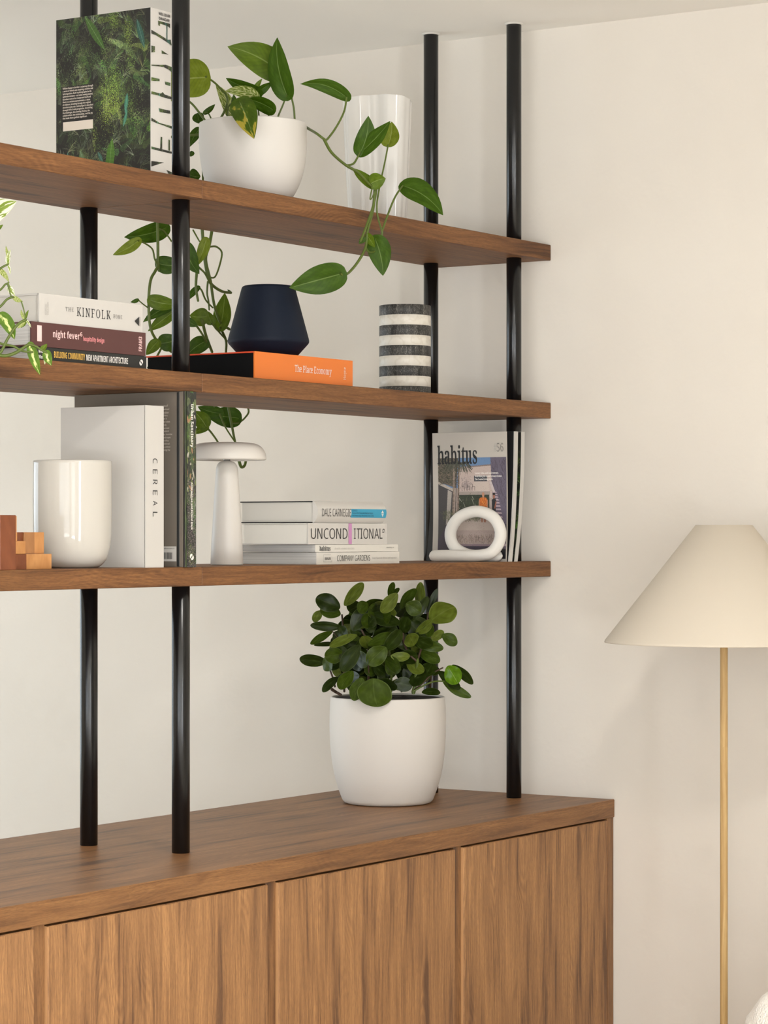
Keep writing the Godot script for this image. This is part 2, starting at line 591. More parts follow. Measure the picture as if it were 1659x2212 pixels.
func patio_image() -> Image:
	# printed magazine photograph: a pale house and stair behind palms, two people on the steps
	var w := 460
	var h := 600
	var im := Image.create(w, h, false, Image.FORMAT_RGB8)
	im.fill(rgb(168, 152, 144))
	var V2 := func(a): return a.map(func(p): return Vector2(p[0], p[1]))
	var r := RandomNumberGenerator.new()
	r.seed = 3
	fill_shape(im, V2.call([[0, 0], [1, 0], [1, 0.3], [0, 0.3]]), rgb(98, 128, 166))
	fill_shape(im, V2.call([[0.32, 0.09], [0.79, 0.07], [0.79, 0.40], [0.30, 0.34]]), rgb(186, 168, 160))
	for k in 60:     # tiled eaves
		stroke(im, Vector2((0.42 + k * 0.0062) * w, (0.088 - k * 0.0003) * h), Vector2((0.424 + k * 0.0062) * w, (0.098 - k * 0.0003) * h), 2.0, rgb(70, 58, 58) if k % 2 else rgb(150, 130, 124))
	fill_shape(im, V2.call([[0.77, 0], [1, 0], [1, 0.86], [0.88, 0.50], [0.79, 0.30]]), rgb(98, 90, 106))
	for k in 260:    # streaked dark wall
		var p := Vector2(r.randf_range(0.78, 1.0) * w, r.randf_range(0.0, 0.45) * h)
		stroke(im, p, p + Vector2(r.randf_range(2, 14), r.randf_range(14, 50)), 2.0, rgb(98, 90, 106).darkened(r.randf_range(-0.1, 0.32)))
	fill_shape(im, V2.call([[0.53, 0.18], [0.72, 0.18], [0.72, 0.235], [0.53, 0.235]]), rgb(40, 44, 56))
	for k in 3:
		stroke(im, Vector2((0.58 + k * 0.045) * w, 0.182 * h), Vector2((0.58 + k * 0.045) * w, 0.233 * h), 2.0, rgb(92, 92, 100))
	fill_shape(im, V2.call([[0.52, 0.24], [0.74, 0.24], [0.75, 0.335], [0.52, 0.335]]), rgb(194, 178, 168))
	for k in 150:    # shadow of a tree and terrace chairs on the wall
		var p := Vector2(r.randfn() * 18 + 0.42 * w, r.randfn() * 22 + 0.26 * h)
		im.fill_rect(Rect2i(int(p.x), int(p.y), 5, 4), rgb(146, 132, 130))
	for k in 3:
		var x := (0.35 + 0.075 * k) * w
		for q in [[0, 0.285, 18, 0.285], [2, 0.285, 0, 0.325], [16, 0.285, 18, 0.325], [1, 0.262, 4, 0.285]]:
			stroke(im, Vector2(x + q[0], q[1] * h), Vector2(x + q[2], q[3] * h), 1.5, rgb(52, 44, 42))
	fill_shape(im, V2.call([[0.30, 0.335], [0.76, 0.335], [0.76, 0.368], [0.32, 0.368]]), rgb(156, 144, 136))
	fill_shape(im, V2.call([[0.30, 0.368], [0.75, 0.368], [0.75, 0.6], [0.30, 0.6]]), rgb(46, 54, 40))
	for k in 90:     # tangle of pale branches and leaves in the recess
		var p := Vector2(r.randf_range(0.31, 0.72) * w, r.randf_range(0.38, 0.58) * h)
		stroke(im, p, p + Vector2(r.randfn() * 12, r.randfn() * 18), 1.5, [rgb(168, 168, 152), rgb(78, 86, 58), rgb(24, 28, 22), rgb(60, 76, 48)][k % 4 if p.x < 0.55 * w else 1 + k % 3])
	# garage and pale posts at the left
	fill_shape(im, V2.call([[0, 0.25], [0.22, 0.335], [0.22, 0.62], [0, 0.82]]), rgb(62, 60, 62))
	fill_shape(im, V2.call([[0, 0.232], [0.26, 0.32], [0.26, 0.348], [0, 0.262]]), rgb(178, 168, 158))
	fill_shape(im, V2.call([[0.14, 0.315], [0.20, 0.338], [0.17, 0.64], [0.11, 0.68]]), rgb(166, 158, 150))
	# tree at the upper left
	fill_shape(im, V2.call([[0, 0.0], [0.30, 0.0], [0.26, 0.30], [0, 0.235]]), rgb(96, 86, 76))
	for k in 1500:
		var p := Vector2(r.randf_range(0.0, 0.30) * w, r.randf_range(0.0, 0.26) * h)
		im.fill_rect(Rect2i(int(p.x), int(p.y), r.randi_range(2, 5), r.randi_range(2, 4)), [rgb(44, 46, 36), rgb(70, 74, 52), rgb(112, 98, 84), rgb(150, 128, 112)][mini(3, int(absf(r.randfn()) * 1.6))])
	for k in 3:      # palm trunks
		var x := [0.24, 0.31, 0.275][k] as float
		for q in 40:
			var y := lerpf(0.06, 0.58, q / 40.0)
			var c: Color = [rgb(162, 142, 128), rgb(132, 114, 102), rgb(76, 64, 56)][k]
			stroke(im, Vector2((x - 0.035 * y) * w, y * h), Vector2((x - 0.035 * y) * w, (y + 0.014) * h), [13.0, 11.0, 5.0][k], c.darkened(r.randf_range(0.0, 0.28)))
	for k in 90:     # palm crowns
		var a := r.randf_range(-0.5, PI + 0.5)
		var o := Vector2((0.25 if k % 2 else 0.33) * w, 0.05 * h)
		var d := Vector2(cos(a) * r.randf_range(40, 92), sin(a) * 26)
		var c := rgb(52, 54, 42).lightened(r.randf_range(0.0, 0.16))
		stroke(im, o, o + d * 0.6, 2.0, c)
		stroke(im, o + d * 0.6, o + d + Vector2(0, r.randf_range(20, 52)), 1.5, c)
	# lower terrace, planting and steps
	fill_shape(im, V2.call([[0.0, 0.82], [0.12, 0.66], [1, 0.66], [1, 1], [0, 1]]), rgb(64, 56, 68))
	fill_shape(im, V2.call([[0.18, 0.63], [0.84, 0.63], [0.86, 0.86], [0.18, 0.86]]), rgb(164, 146, 138))
	fill_shape(im, V2.call([[0.18, 0.63], [0.84, 0.63], [0.84, 0.72], [0.18, 0.72]]), rgb(176, 160, 150))
	fill_shape(im, V2.call([[0.16, 0.855], [0.88, 0.855], [0.88, 0.875], [0.16, 0.875]]), rgb(136, 116, 122))
	for k in 520:    # shrubs along the foot of the wall
		var p := Vector2(r.randf_range(0.08, 0.62) * w, r.randf_range(0.54, 0.64) * h)
		stroke(im, p, p + Vector2(r.randfn() * 8, -r.randf_range(4, 24)), 1.0, Color.from_hsv(0.2, 0.32, r.randf_range(0.18, 0.5)))
	for k in 420:    # grasses seen through the ring
		var p := Vector2(r.randf_range(0.2, 0.8) * w, r.randf_range(0.78, 0.855) * h)
		stroke(im, p, p + Vector2(r.randfn() * 4, -r.randf_range(3, 20)), 1.0, Color.from_hsv(r.randf_range(0.02, 0.1), 0.22, r.randf_range(0.28, 0.66)))
	fill_shape(im, V2.call([[0.75, 0.24], [0.785, 0.24], [0.885, 0.43], [0.86, 0.45]]), rgb(190, 178, 178))
	for k in 15:     # stair treads, widening towards the viewer
		var y := 0.34 + k * 0.021 + k * k * 0.0011
		var d := 0.010 + k * 0.0011
		var x0 := 0.80 + k * 0.002
		var x1 := 0.85 + k * 0.0105
		fill_shape(im, V2.call([[x0, y], [x1, y], [x1 + 0.012, y + d], [x0, y + d]]), rgb(172, 154, 160))
		fill_shape(im, V2.call([[x0, y + d], [x1 + 0.012, y + d], [x1 + 0.012, y + d * 2.0], [x0, y + d * 2.0]]), rgb(92, 80, 96))
	# two people standing on the steps
	fill_shape(im, V2.call([[0.625, 0.552], [0.66, 0.552], [0.655, 0.64], [0.63, 0.64]]), rgb(150, 106, 84))
	fill_shape(im, V2.call([[0.67, 0.552], [0.705, 0.552], [0.70, 0.64], [0.672, 0.64]]), rgb(142, 98, 78))
	fill_shape(im, V2.call([[0.60, 0.41], [0.625, 0.395], [0.70, 0.395], [0.722, 0.415], [0.715, 0.50], [0.61, 0.50]]), rgb(196, 104, 34))
	for k in 90:
		im.fill_rect(Rect2i(int(r.randf_range(0.61, 0.715) * w), int(r.randf_range(0.40, 0.495) * h), 3, 3), [rgb(226, 158, 70), rgb(120, 60, 28), rgb(212, 126, 46)][k % 3])
	fill_shape(im, V2.call([[0.605, 0.495], [0.72, 0.495], [0.725, 0.565], [0.605, 0.565]]), rgb(30, 30, 38))
	fill_shape(im, V2.call([[0.595, 0.42], [0.612, 0.42], [0.61, 0.51], [0.592, 0.51]]), rgb(170, 118, 92))
	fill_shape(im, V2.call([[0.712, 0.42], [0.728, 0.42], [0.73, 0.51], [0.715, 0.51]]), rgb(170, 118, 92))
	fill_shape(im, V2.call([[0.648, 0.345], [0.672, 0.345], [0.680, 0.365], [0.672, 0.395], [0.650, 0.395], [0.642, 0.365]]), rgb(184, 132, 104))
	fill_shape(im, V2.call([[0.785, 0.42], [0.805, 0.405], [0.838, 0.405], [0.852, 0.43], [0.845, 0.50], [0.838, 0.66], [0.785, 0.66], [0.79, 0.50]]), rgb(26, 28, 32))
	fill_shape(im, V2.call([[0.842, 0.43], [0.856, 0.44], [0.835, 0.51], [0.82, 0.50]]), rgb(150, 92, 70))
	fill_shape(im, V2.call([[0.805, 0.362], [0.828, 0.362], [0.834, 0.385], [0.826, 0.408], [0.808, 0.408], [0.80, 0.385]]), rgb(150, 96, 76))
	fill_shape(im, V2.call([[0.800, 0.352], [0.832, 0.352], [0.838, 0.372], [0.800, 0.372]]), rgb(34, 26, 24))
	fill_shape(im, V2.call([[0.60, 0.905], [1, 0.905], [1, 1], [0.60, 1]]), rgb(30, 28, 32))
	for k in 5200:   # print grain
		var p := Vector2i(r.randi_range(0, w - 3), r.randi_range(0, h - 3))
		im.fill_rect(Rect2i(p, Vector2i(2, 2)), im.get_pixelv(p).lightened(r.randf_range(0.0, 0.1)) if k % 2 else im.get_pixelv(p).darkened(r.randf_range(0.0, 0.3)))
	return im


func leaf_image(kind: int) -> Image:
	# u across the blade, v from its foot to its tip
	var w := 128
	var h := 192
	var im := Image.create(w, h, false, Image.FORMAT_RGB8)
	var n := noise(40 + kind, 1.0, 3)
	var base: Color = [rgb(56, 84, 5), rgb(86, 108, 14), rgb(114, 128, 32), rgb(112, 130, 44), rgb(122, 142, 52), rgb(40, 54, 12), rgb(60, 78, 16), rgb(98, 112, 36), rgb(66, 88, 14), rgb(86, 118, 28), rgb(88, 126, 16)][kind]
	for y in h:
		var v := float(y) / h
		for x in w:
			var u := float(x) / w * 2.0 - 1.0
			var a := absf(u)
			var c := base
			var q := n.get_noise_2d(u * 1.6, v * 3.0)
			c = c.lightened(clampf(0.10 * q, 0.0, 1.0)) if q > 0 else c.darkened(-0.16 * q)
			var vein := sin((v - a * 0.34) * (70.0 if kind != 5 and kind != 6 and kind != 7 and kind != 10 else 26.0))
			c = c.darkened(0.05 * maxf(0.0, vein))
			if kind == 3:
				var m := n.get_noise_2d(u * 3.0 + 9.0, v * 9.0 - a * 4.0)
				if m > 0.02:
					c = c.lerp(rgb(214, 212, 160), clampf(m * 4.0, 0.0, 0.85))
			elif kind == 4:
				var m := n.get_noise_2d(u * 1.2 + 3.0, v * 3.0 - a * 2.0) + (a - 0.55) * 0.9
				if m > 0.0:
					c = c.lerp(rgb(232, 230, 206), clampf(m * 9.0, 0.0, 0.97))
			elif kind == 8:
				var m := n.get_noise_2d(u * 1.5, v * 3.0) + v * 1.0 - 0.75 + u * 0.25
				if m > 0.0:
					c = c.lerp(rgb(190, 162, 66), clampf(m * 3.0, 0.0, 0.75))
			elif kind == 9:
				var m := 0.24 - absf(u - 0.12) + 0.35 * n.get_noise_2d(u * 2.0, v * 3.0)
				if m > 0.0:
					c = c.lerp(rgb(222, 220, 152), clampf(m * 9.0, 0.0, 0.9))
			if a < 0.035:
				c = c.lightened(0.22 if kind < 5 or kind > 7 else 0.07)
			elif (kind >= 5 and kind <= 7) and a > 0.95:
				c = c.lightened(0.15)
			im.set_pixel(x, y, c)
	return im


func make_materials() -> void:
	var walnut := ImageTexture.create_from_image(walnut_image())
	for d in [["walnut", rgb(238, 231, 227), 0.5], ["walnut_shelf", rgb(180, 164, 154), 0.55], ["walnut_top", rgb(206, 194, 184), 0.42], ["walnut_stile", rgb(210, 200, 194), 0.42]]:
		var m := mat(d[1], d[2], 0.36)
		m.albedo_texture = walnut
		M[d[0]] = m
	M.edge_band = mat(rgb(196, 150, 104), 0.5)
	M.gap = mat(rgb(24, 18, 14), 0.9)
	var wall := mat(rgb(228, 221, 211), 0.9, 0.3)
	wall.heightmap_enabled = true
	wall.heightmap_texture = noise_map(21, 0.012, 512, 5)
	wall.heightmap_scale = 0.22
	wall.uv1_scale = Vector3(1.1, 1.1, 1.1)
	M.wall = wall
	M.ceiling = mat(rgb(247, 243, 236), 0.95, 0.2)
	M.frame_black = mat(rgb(34, 34, 36), 0.45)
	var glass := mat(Color(1, 1, 1, 0.05), 0.02)
	glass.transparency = BaseMaterial3D.TRANSPARENCY_ALPHA
	M.glass = glass
	var pole := mat(rgb(10, 11, 13), 0.24, 0.5)
	M.pole = pole
	M.caulk = mat(rgb(222, 218, 210), 0.8)
	M.floor = mat(rgb(230, 221, 207), 0.6)
	# ceramics
	var matte := mat(rgb(222, 217, 210), 0.55, 0.4)
	M.matte_white = matte
	M.speck = mat(rgb(120, 112, 102), 0.8)
	M.inside_pot = mat(rgb(196, 190, 182), 0.8)
	var glaze := mat(rgb(198, 193, 184), 0.06, 0.42)
	M.gloss_white = glaze
	M.satin_white = mat(rgb(222, 217, 210), 0.4, 0.45)
	M.ring_white = mat(rgb(224, 220, 213), 0.6, 0.4)
	M.navy = mat(rgb(22, 30, 44), 0.6, 0.3)
	var opal := mat(Color(0.95, 0.94, 0.92, 0.82), 0.1, 0.55)
	opal.transparency = BaseMaterial3D.TRANSPARENCY_ALPHA
	M.opal = opal
	M.chrome = mat(rgb(210, 210, 212), 0.15)
	M.chrome.metallic = 1.0
	var granite := mat(Color.WHITE, 0.55)
	var gi := Image.create(512, 128, false, Image.FORMAT_RGB8)
	var gr := RandomNumberGenerator.new()
	gr.seed = 8
	var gn := noise(31, 0.02, 3)
	for y in 128:
		for x in 512:
			var q := 0.20 + 0.12 * gn.get_noise_2d(x * 2.4, y * 0.5) + (gr.randf() ** 5) * 0.42
			gi.set_pixel(x, y, Color(q * 1.0, q * 0.98, q * 0.93))
	granite.albedo_texture = ImageTexture.create_from_image(gi)
	granite.uv1_scale = Vector3(1, 4, 1)
	M.granite = granite
	var marble := mat(Color.WHITE, 0.4)
	var mi := Image.create(256, 64, false, Image.FORMAT_RGB8)
	var mn := noise(33, 0.03, 4)
	for y in 64:
		for x in 256:
			var q := 1.0 - absf(mn.get_noise_2d(x, y * 2.2)) * 5.0
			mi.set_pixel(x, y, rgb(228, 222, 210).lerp(rgb(176, 164, 142), clampf(q, 0.0, 1.0) * 0.22))
	marble.albedo_texture = ImageTexture.create_from_image(mi)
	marble.uv1_scale = Vector3(1, 6, 1)
	M.marble = marble
	var glow := mat(rgb(255, 250, 240), 0.5)
	glow.emission_enabled = true
	glow.emission = rgb(255, 248, 238)
	glow.emission_energy_multiplier = 2.0
	M.lamp_glow = glow
	# plants
	for k in 11:
		var m := mat(Color.WHITE, [0.46, 0.46, 0.48, 0.46, 0.46, 0.28, 0.3, 0.36, 0.46, 0.46, 0.16][k], 0.3)
		m.albedo_texture = ImageTexture.create_from_image(leaf_image(k))
		m.texture_repeat = false
		m.backlight_enabled = true
		m.backlight = Color(0.44, 0.5, 0.24) if k < 5 or k > 7 else Color(0.26, 0.3, 0.18)
		LEAF.append(m)
	M.green_stem = mat(rgb(84, 100, 34), 0.5)
	M.brown_stem = mat(rgb(74, 54, 38), 0.6)
	M.soil = mat(rgb(38, 30, 25), 0.95)
	# paper, print, cloth
	var pi := Image.create(16, 256, false, Image.FORMAT_RGB8)
	var pr := RandomNumberGenerator.new()
	pr.seed = 4
	for y in 256:
		var q := 0.86 + pr.randf_range(-0.08, 0.05)
		pi.fill_rect(Rect2i(0, y, 16, 1), Color(q, q * 0.985, q * 0.95))
	var pages := mat(Color.WHITE, 0.8)
	pages.albedo_texture = ImageTexture.create_from_image(pi)
	pages.uv1_scale = Vector3(1, 1.2, 1)
	M.pages = pages
	var mi2 := Image.create(16, 256, false, Image.FORMAT_RGB8)
	for y in 256:
		var q := 0.80 + pr.randf_range(-0.10, 0.06) - (0.22 if pr.randf() < 0.06 else 0.0)
		mi2.fill_rect(Rect2i(0, y, 16, 1), Color(q, q * 0.99, q * 0.97))
	var mpages := mat(Color.WHITE, 0.6)
	mpages.albedo_texture = ImageTexture.create_from_image(mi2)
	mpages.uv1_scale = Vector3(1, 0.55, 1)
	M.magazine_pages = mpages
	M.black_pages = mat(rgb(9, 9, 10), 0.7, 0.25)
	M.paper_white = mat(rgb(203, 199, 193), 0.55)
	M.paper_grey = mat(rgb(206, 202, 194), 0.6)
	M.cover_grey = mat(rgb(186, 179, 170), 0.45)
	M.paper_pale = mat(rgb(222, 218, 209), 0.55)
	M.ink = mat(rgb(24, 24, 26), 0.6)
	M.ink_grey = mat(rgb(116, 112, 108), 0.7)
	M.ink_pale = mat(rgb(168, 164, 158), 0.7)
	M.print_white = mat(rgb(238, 234, 228), 0.6)
	M.print_cream = mat(rgb(226, 214, 200), 0.6)
	M.print_pink = mat(rgb(246, 206, 202), 0.6)
	M.print_rose = mat(rgb(236, 150, 152), 0.6)
	M.print_yellow = mat(rgb(226, 182, 86), 0.6)
	M.print_blue = mat(rgb(52, 152, 186), 0.5)
	M.print_navy = mat(rgb(24, 62, 84), 0.5)
	M.print_mauve = mat(rgb(198, 140, 186), 0.6)
	M.plum = mat(rgb(86, 50, 48), 0.5)
	M.charcoal = mat(rgb(36, 37, 36), 0.5)
	M.orange = mat(rgb(228, 122, 44), 0.45)
	M.vermilion = mat(rgb(214, 74, 36), 0.5)
	M.taupe = mat(rgb(116, 107, 96), 0.5)
	M.black_card = mat(rgb(20, 20, 22), 0.45)
	var green := [0.585, 0.94, 0.64, 0.75, 15.0, rgb(72, 120, 30)]
	var teal := rgb(62, 128, 104)
	var garden := undergrowth_image(440, 600, 7, rgb(22, 22, 20), 1.0, [[0.31, 0.0, 0.52, 0.22, 17.0, rgb(62, 96, 34)], [0.86, 0.06, 0.94, 0.24, 12.0, rgb(42, 86, 74)], [0.74, 0.62, 0.76, 0.50, 8.0, teal], [0.72, 0.70, 0.76, 0.60, 6.0, teal], [0.10, 0.92, 0.13, 0.82, 4.0, teal], [0.30, 0.90, 0.26, 0.82, 8.0, rgb(104, 136, 92)], [0.45, 0.84, 0.50, 0.90, 7.0, rgb(58, 110, 96)], [0.56, 1.0, 0.60, 0.77, 19.0, rgb(78, 124, 34)]])
	garden.fill_rect(Rect2i(24, 250, 150, 152), rgb(24, 23, 22))
	M.garden_print = mat(Color.WHITE, 0.42)
	M.garden_print.albedo_texture = ImageTexture.create_from_image(garden)
	M.garden_print.texture_repeat = false
	M.floral_print = mat(Color.WHITE, 0.42)
	var floral := undergrowth_image(64, 640, 9, rgb(34, 36, 34), 1.3, [])
	var fr := RandomNumberGenerator.new()
	fr.seed = 2
	for k in 900:
		var y := fr.randf_range(0.5, 1.0)
		floral.fill_rect(Rect2i(fr.randi_range(0, 63), int(y * 640), 2, 2), Color.from_hsv(0.93, 0.12, fr.randf_range(0.35, 0.72)))
	for k in 40:
		var p := Vector2(fr.randi_range(0, 63), fr.randf_range(0.12, 0.62) * 640)
		leaf_blot(floral, p, p + Vector2(fr.randfn() * 14, fr.randfn() * 26), 4.0, [rgb(196, 190, 176), rgb(112, 124, 62), rgb(62, 78, 44), rgb(178, 128, 92)][k % 4], rgb(150, 150, 120))
	M.floral_print.albedo_texture = ImageTexture.create_from_image(floral)
	M.floral_print.texture_repeat = false
	M.patio_print = mat(Color.WHITE, 0.4)
	M.patio_print.albedo_texture = ImageTexture.create_from_image(patio_image())
	M.patio_print.texture_repeat = false
	var linen := mat(rgb(222, 212, 196), 0.85, 0.2)
	linen.backlight_enabled = true
	linen.backlight = Color(0.5, 0.46, 0.38)
	M.linen = linen
	var oak := mat(Color.WHITE, 0.5)
	var oi := Image.create(64, 512, false, Image.FORMAT_RGB8)
	var on := noise(61, 1.0, 3)
	for y in 512:
		for x in 64:
			var q := on.get_noise_2d(x * 0.12 + 0.6 * sin(y * 0.02), y * 0.008) * 0.5 + 0.5 + on.get_noise_2d(x * 0.5, y * 0.05) * 0.2
			oi.set_pixel(x, y, rgb(176, 138, 84).lerp(rgb(214, 182, 126), clampf(q, 0.0, 1.0)))
	oak.albedo_texture = ImageTexture.create_from_image(oi)
	M.oak = oak
	var boucle := mat(rgb(248, 245, 238), 0.95, 0.2)
	boucle.heightmap_enabled = true
	boucle.heightmap_texture = noise_map(71, 0.06, 256, 3)
	boucle.heightmap_scale = 0.3
	boucle.uv1_triplanar = true
	boucle.uv1_scale = Vector3(11, 11, 11)
	boucle.rim_enabled = true
	boucle.rim = 0.6
	M.boucle = boucle
	for d in [["block_dark", rgb(160, 108, 96)], ["block_mid", rgb(218, 186, 176)], ["block_light", rgb(255, 220, 200)]]:
		var m := mat(d[1], 0.5)
		m.albedo_texture = oak.albedo_texture
		M[d[0]] = m


# ------------------------------------------------------------------ the room
func make_room() -> void:
	var W: Material = M.wall
	struct("wall_right", box(Vector3(0, 0, -3.4), Vector3(0.18, CEILING + 0.2, 5.4), 0.0), W, "warm white plaster wall that the shelves and the cabinet end against")
	struct("floor", box(Vector3(-9.2, -0.12, -3.4), Vector3(0.18, 0, 5.4), 0.0), M.floor, "pale floor under the cabinet, out of view")
	struct("ceiling", box(Vector3(-9.2, CEILING, -3.4), Vector3(0.18, CEILING + 0.2, 5.4), 0.0), M.ceiling, "flat off-white ceiling that the black poles reach up to")
	struct("floor", box(Vector3(-10.0, -0.15, 5.45), Vector3(0.5, -0.02, 14.0), 0.0), M.floor, "sunlit pale paving outside the front window, out of view")
	struct("floor", box(Vector3(-18.0, -0.15, -2.0), Vector3(-9.25, -0.02, 7.2), 0.0), M.floor, "sunlit pale paving outside the left window, out of view")
	# walls with their windows, built as the pieces round the openings
	wall_with_windows("wall_front", 5.2, 5.38, [[-8.4, -6.2], [-4.75, -3.95]], -9.2, 0.0, 0.1, 2.45, 2, 1)
	wall_with_windows("wall_back", -3.4, -3.2, [[-2.4, -0.3]], -9.2, 0.0, 0.25, 2.35, 2, 3)
	wall_with_windows("wall_left", -9.2, -9.0, [[0.3, 4.9]], -3.4, 5.4, 0.25, 2.35, 0, 4)


func wall_with_windows(called: String, t0: float, t1: float, openings: Array, w0: float, w1: float, y0: float, y1: float, across: int, number: int) -> void:
	# across = 2: the wall lies along x at depth t0..t1; across = 0: along z
	var put := func(p0: float, p1: float, q0: float, q1: float, d0: float, d1: float) -> Array:
		return [Vector3(p0, q0, d0), Vector3(p1, q1, d1)] if across == 2 else [Vector3(d0, q0, p0), Vector3(d1, q1, p1)]
	var st := new_st()
	var from := w0
	var pieces := [[w0, w1, 0.0, y0], [w0, w1, y1, CEILING]]
	for o in openings:
		pieces.append([from, o[0], y0, y1])
		from = o[1]
	pieces.append([from, w1, y0, y1])
	for r in pieces:
		var c: Array = put.call(r[0], r[1], r[2], r[3], t0, t1)
		add_box(st, c[0], c[1], 0.0)
	struct(called, st.commit(), M.wall, "plaster wall with tall windows, out of view")
	var mid := (t0 + t1) * 0.5
	for o in openings:
		var a0: float = o[0]
		var a1: float = o[1]
		var fr := new_st()
		var bars := [[a0, a1, y0, y0 + 0.05], [a0, a1, y1 - 0.05, y1], [a0, a0 + 0.05, y0, y1], [a1 - 0.05, a1, y0, y1]]
		var n := int((a1 - a0) / 0.55)
		for k in range(1, n):
			var x := lerpf(a0, a1, float(k) / n)
			bars.append([x - 0.02, x + 0.02, y0, y1])
		for k in range(1, 4):
			var y := lerpf(y0, y1, float(k) / 4)
			bars.append([a0, a1, y - 0.012, y + 0.012])
		for r in bars:
			var c: Array = put.call(r[0], r[1], r[2], r[3], mid - 0.02, mid + 0.02)
			add_box(fr, c[0], c[1], 0.0)
		var f := struct("window_%d" % number, fr.commit(), M.frame_black, "black steel-framed window with many panes, out of view")
		var g: Array = put.call(a0, a1, y0, y1, mid - 0.002, mid + 0.002)
		var pq := new_st()
		var lo3: Vector3 = g[0]
		var hi3: Vector3 = g[1]
		var far3 := Vector3(hi3.x, lo3.y, lo3.z) if across == 2 else Vector3(lo3.x, lo3.y, hi3.z)
		var rise := Vector3(0, hi3.y - lo3.y, 0)
		flat_quad(pq, lo3, far3, far3 + rise, lo3 + rise, Vector3(0, 0, 1) if across == 2 else Vector3(1, 0, 0), [Vector2.ZERO, Vector2.ZERO, Vector2.ZERO, Vector2.ZERO])
		part("pane", pq.commit(), M.glass, f)
		number += 1


# ------------------------------------------------------------------ cabinet
func make_cabinet() -> void:
	var left := -3.178
	var top := thing("worktop", "long dark walnut worktop with thick edge carrying the white pot and the pole feet", "worktop", Vector3(left, COUNTER, -0.171))
	part("slab", wood_box(Vector3(0, -0.0394, 0), Vector3(-left - 0.001, 0, 0.6266), 0, Vector2(0.08, 0.0), 0.0015), M.walnut_top, top)
	var tones := ["with honey-coloured door, cut by the left frame edge", "with wide honey-brown door left of centre", "with brown streaked door below the white pot", "with darkest brown door, beside the plaster wall"]
	var edges := [[-2.575, -1.9402], [-1.9402, -1.3046], [-1.3046, -0.6653], [-0.6653, -0.0009]]
	for i in 4:
		var x0: float = edges[i][0]
		var x1: float = edges[i][1]
		var c := thing("cabinet", "walnut base cabinet " + tones[i], "cabinet", Vector3(x0, 0, 0), "walnut base cabinets in a row")
		var w := x1 - x0
		var st := new_st()
		add_box(st, Vector3(0.001, 0.08, -0.165), Vector3(w - 0.001, COUNTER - 0.0396, COUNTER_FRONT - 0.032), 0.0, 1, Vector2(1 / 1.6, 1 / 0.64), Vector2(0.2 * i, 0.1))
		part("carcass", st.commit(), M.walnut_stile, c)
		part("plinth", wood_box(Vector3(0.001, 0, -0.12), Vector3(w - 0.001, 0.08, COUNTER_FRONT - 0.06), 0, Vector2(0.1, 0.2 * i)), M.walnut_stile, c)
		var stile_w := 0.0302
		part("stile", wood_box(Vector3(0.0, 0.08, COUNTER_FRONT - 0.032), Vector3(stile_w, COUNTER - 0.0396, COUNTER_FRONT - 0.0085), 1, Vector2(0.3 * i, 0.17 + 0.21 * i)), M.walnut_stile, c)
		var d1 := w - 0.0022
		if i == 3:
			d1 = w - 0.0305
			part("stile", wood_box(Vector3(w - 0.028, 0.08, COUNTER_FRONT - 0.032), Vector3(w, COUNTER - 0.0396, COUNTER_FRONT - 0.003), 1, Vector2(0.4, 0.83)), M.walnut_stile, c)
		var door := part("door", wood_box(Vector3(stile_w + 0.0008, 0.085, COUNTER_FRONT - 0.024), Vector3(d1, COUNTER - 0.0394 - 0.0040, COUNTER_FRONT - 0.002), 1, Vector2(0.27 * i, [0.55, 0.03, 0.31, 0.62][i]), 0.0016), M.walnut, c)
		part("edge_band", wood_box(Vector3(stile_w + 0.0004, 0.0852, COUNTER_FRONT - 0.023), Vector3(stile_w + 0.0008, COUNTER - 0.0436, COUNTER_FRONT - 0.004), 1, Vector2.ZERO, 0.0), M.edge_band, door)


# ------------------------------------------------------------------ shelving on poles
func make_shelving() -> void:
	var u := thing("shelving_unit", "walnut shelving unit of three thick shelves held on round black floor-to-ceiling poles", "shelving", Vector3(-1.2913, COUNTER, 0))
	var o := u.position
	var k := 0
	for y in [TOP_SHELF, MID_SHELF, LOW_SHELF]:
		var th: float = 0.0348
		for part_x in [[-2.62, -1.2916], [-1.2910, -0.0008]]:
			var b := part("shelf_board", wood_box(Vector3(part_x[0], y - th, 0) - o, Vector3(part_x[1], y, SHELF_DEPTH) - o, 0, Vector2(0.21 * k + 0.05, 0.13 * k + 0.02)), M.walnut_shelf, u)
			b.set_meta("label", "walnut shelf board with visible grain")
			k += 1
	for x in [-2.51, -1.3007, -0.0927]:
		for z in [0.0364, 0.2528]:
			var levels := [COUNTER, LOW_SHELF - 0.0348, LOW_SHELF, MID_SHELF - 0.0348, MID_SHELF, TOP_SHELF - 0.0348, TOP_SHELF, CEILING]
			var st := new_st()
			for i in range(0, 8, 2):
				var y0: float = levels[i]
				var y1: float = levels[i + 1]
				var seg := lathe([Vector2(0, y0), Vector2(0.0160, y0), Vector2(0.0160, y0), Vector2(0.0166, y0 + 0.0006), Vector2(0.0166, y1 - 0.0006), Vector2(0.0160, y1), Vector2(0.0160, y1), Vector2(0, y1)], 40)
				st.append_from(seg, 0, Transform3D(Basis(), Vector3(x, 0, z) - o))
			var p := part("pole", st.commit(), M.pole, u)
			part("ceiling_ring", lathe([Vector2(0.0167, CEILING - 0.003), Vector2(0.0195, CEILING - 0.002), Vector2(0.021, CEILING)], 32), M.caulk, p, Vector3(x, 0, z) - o)


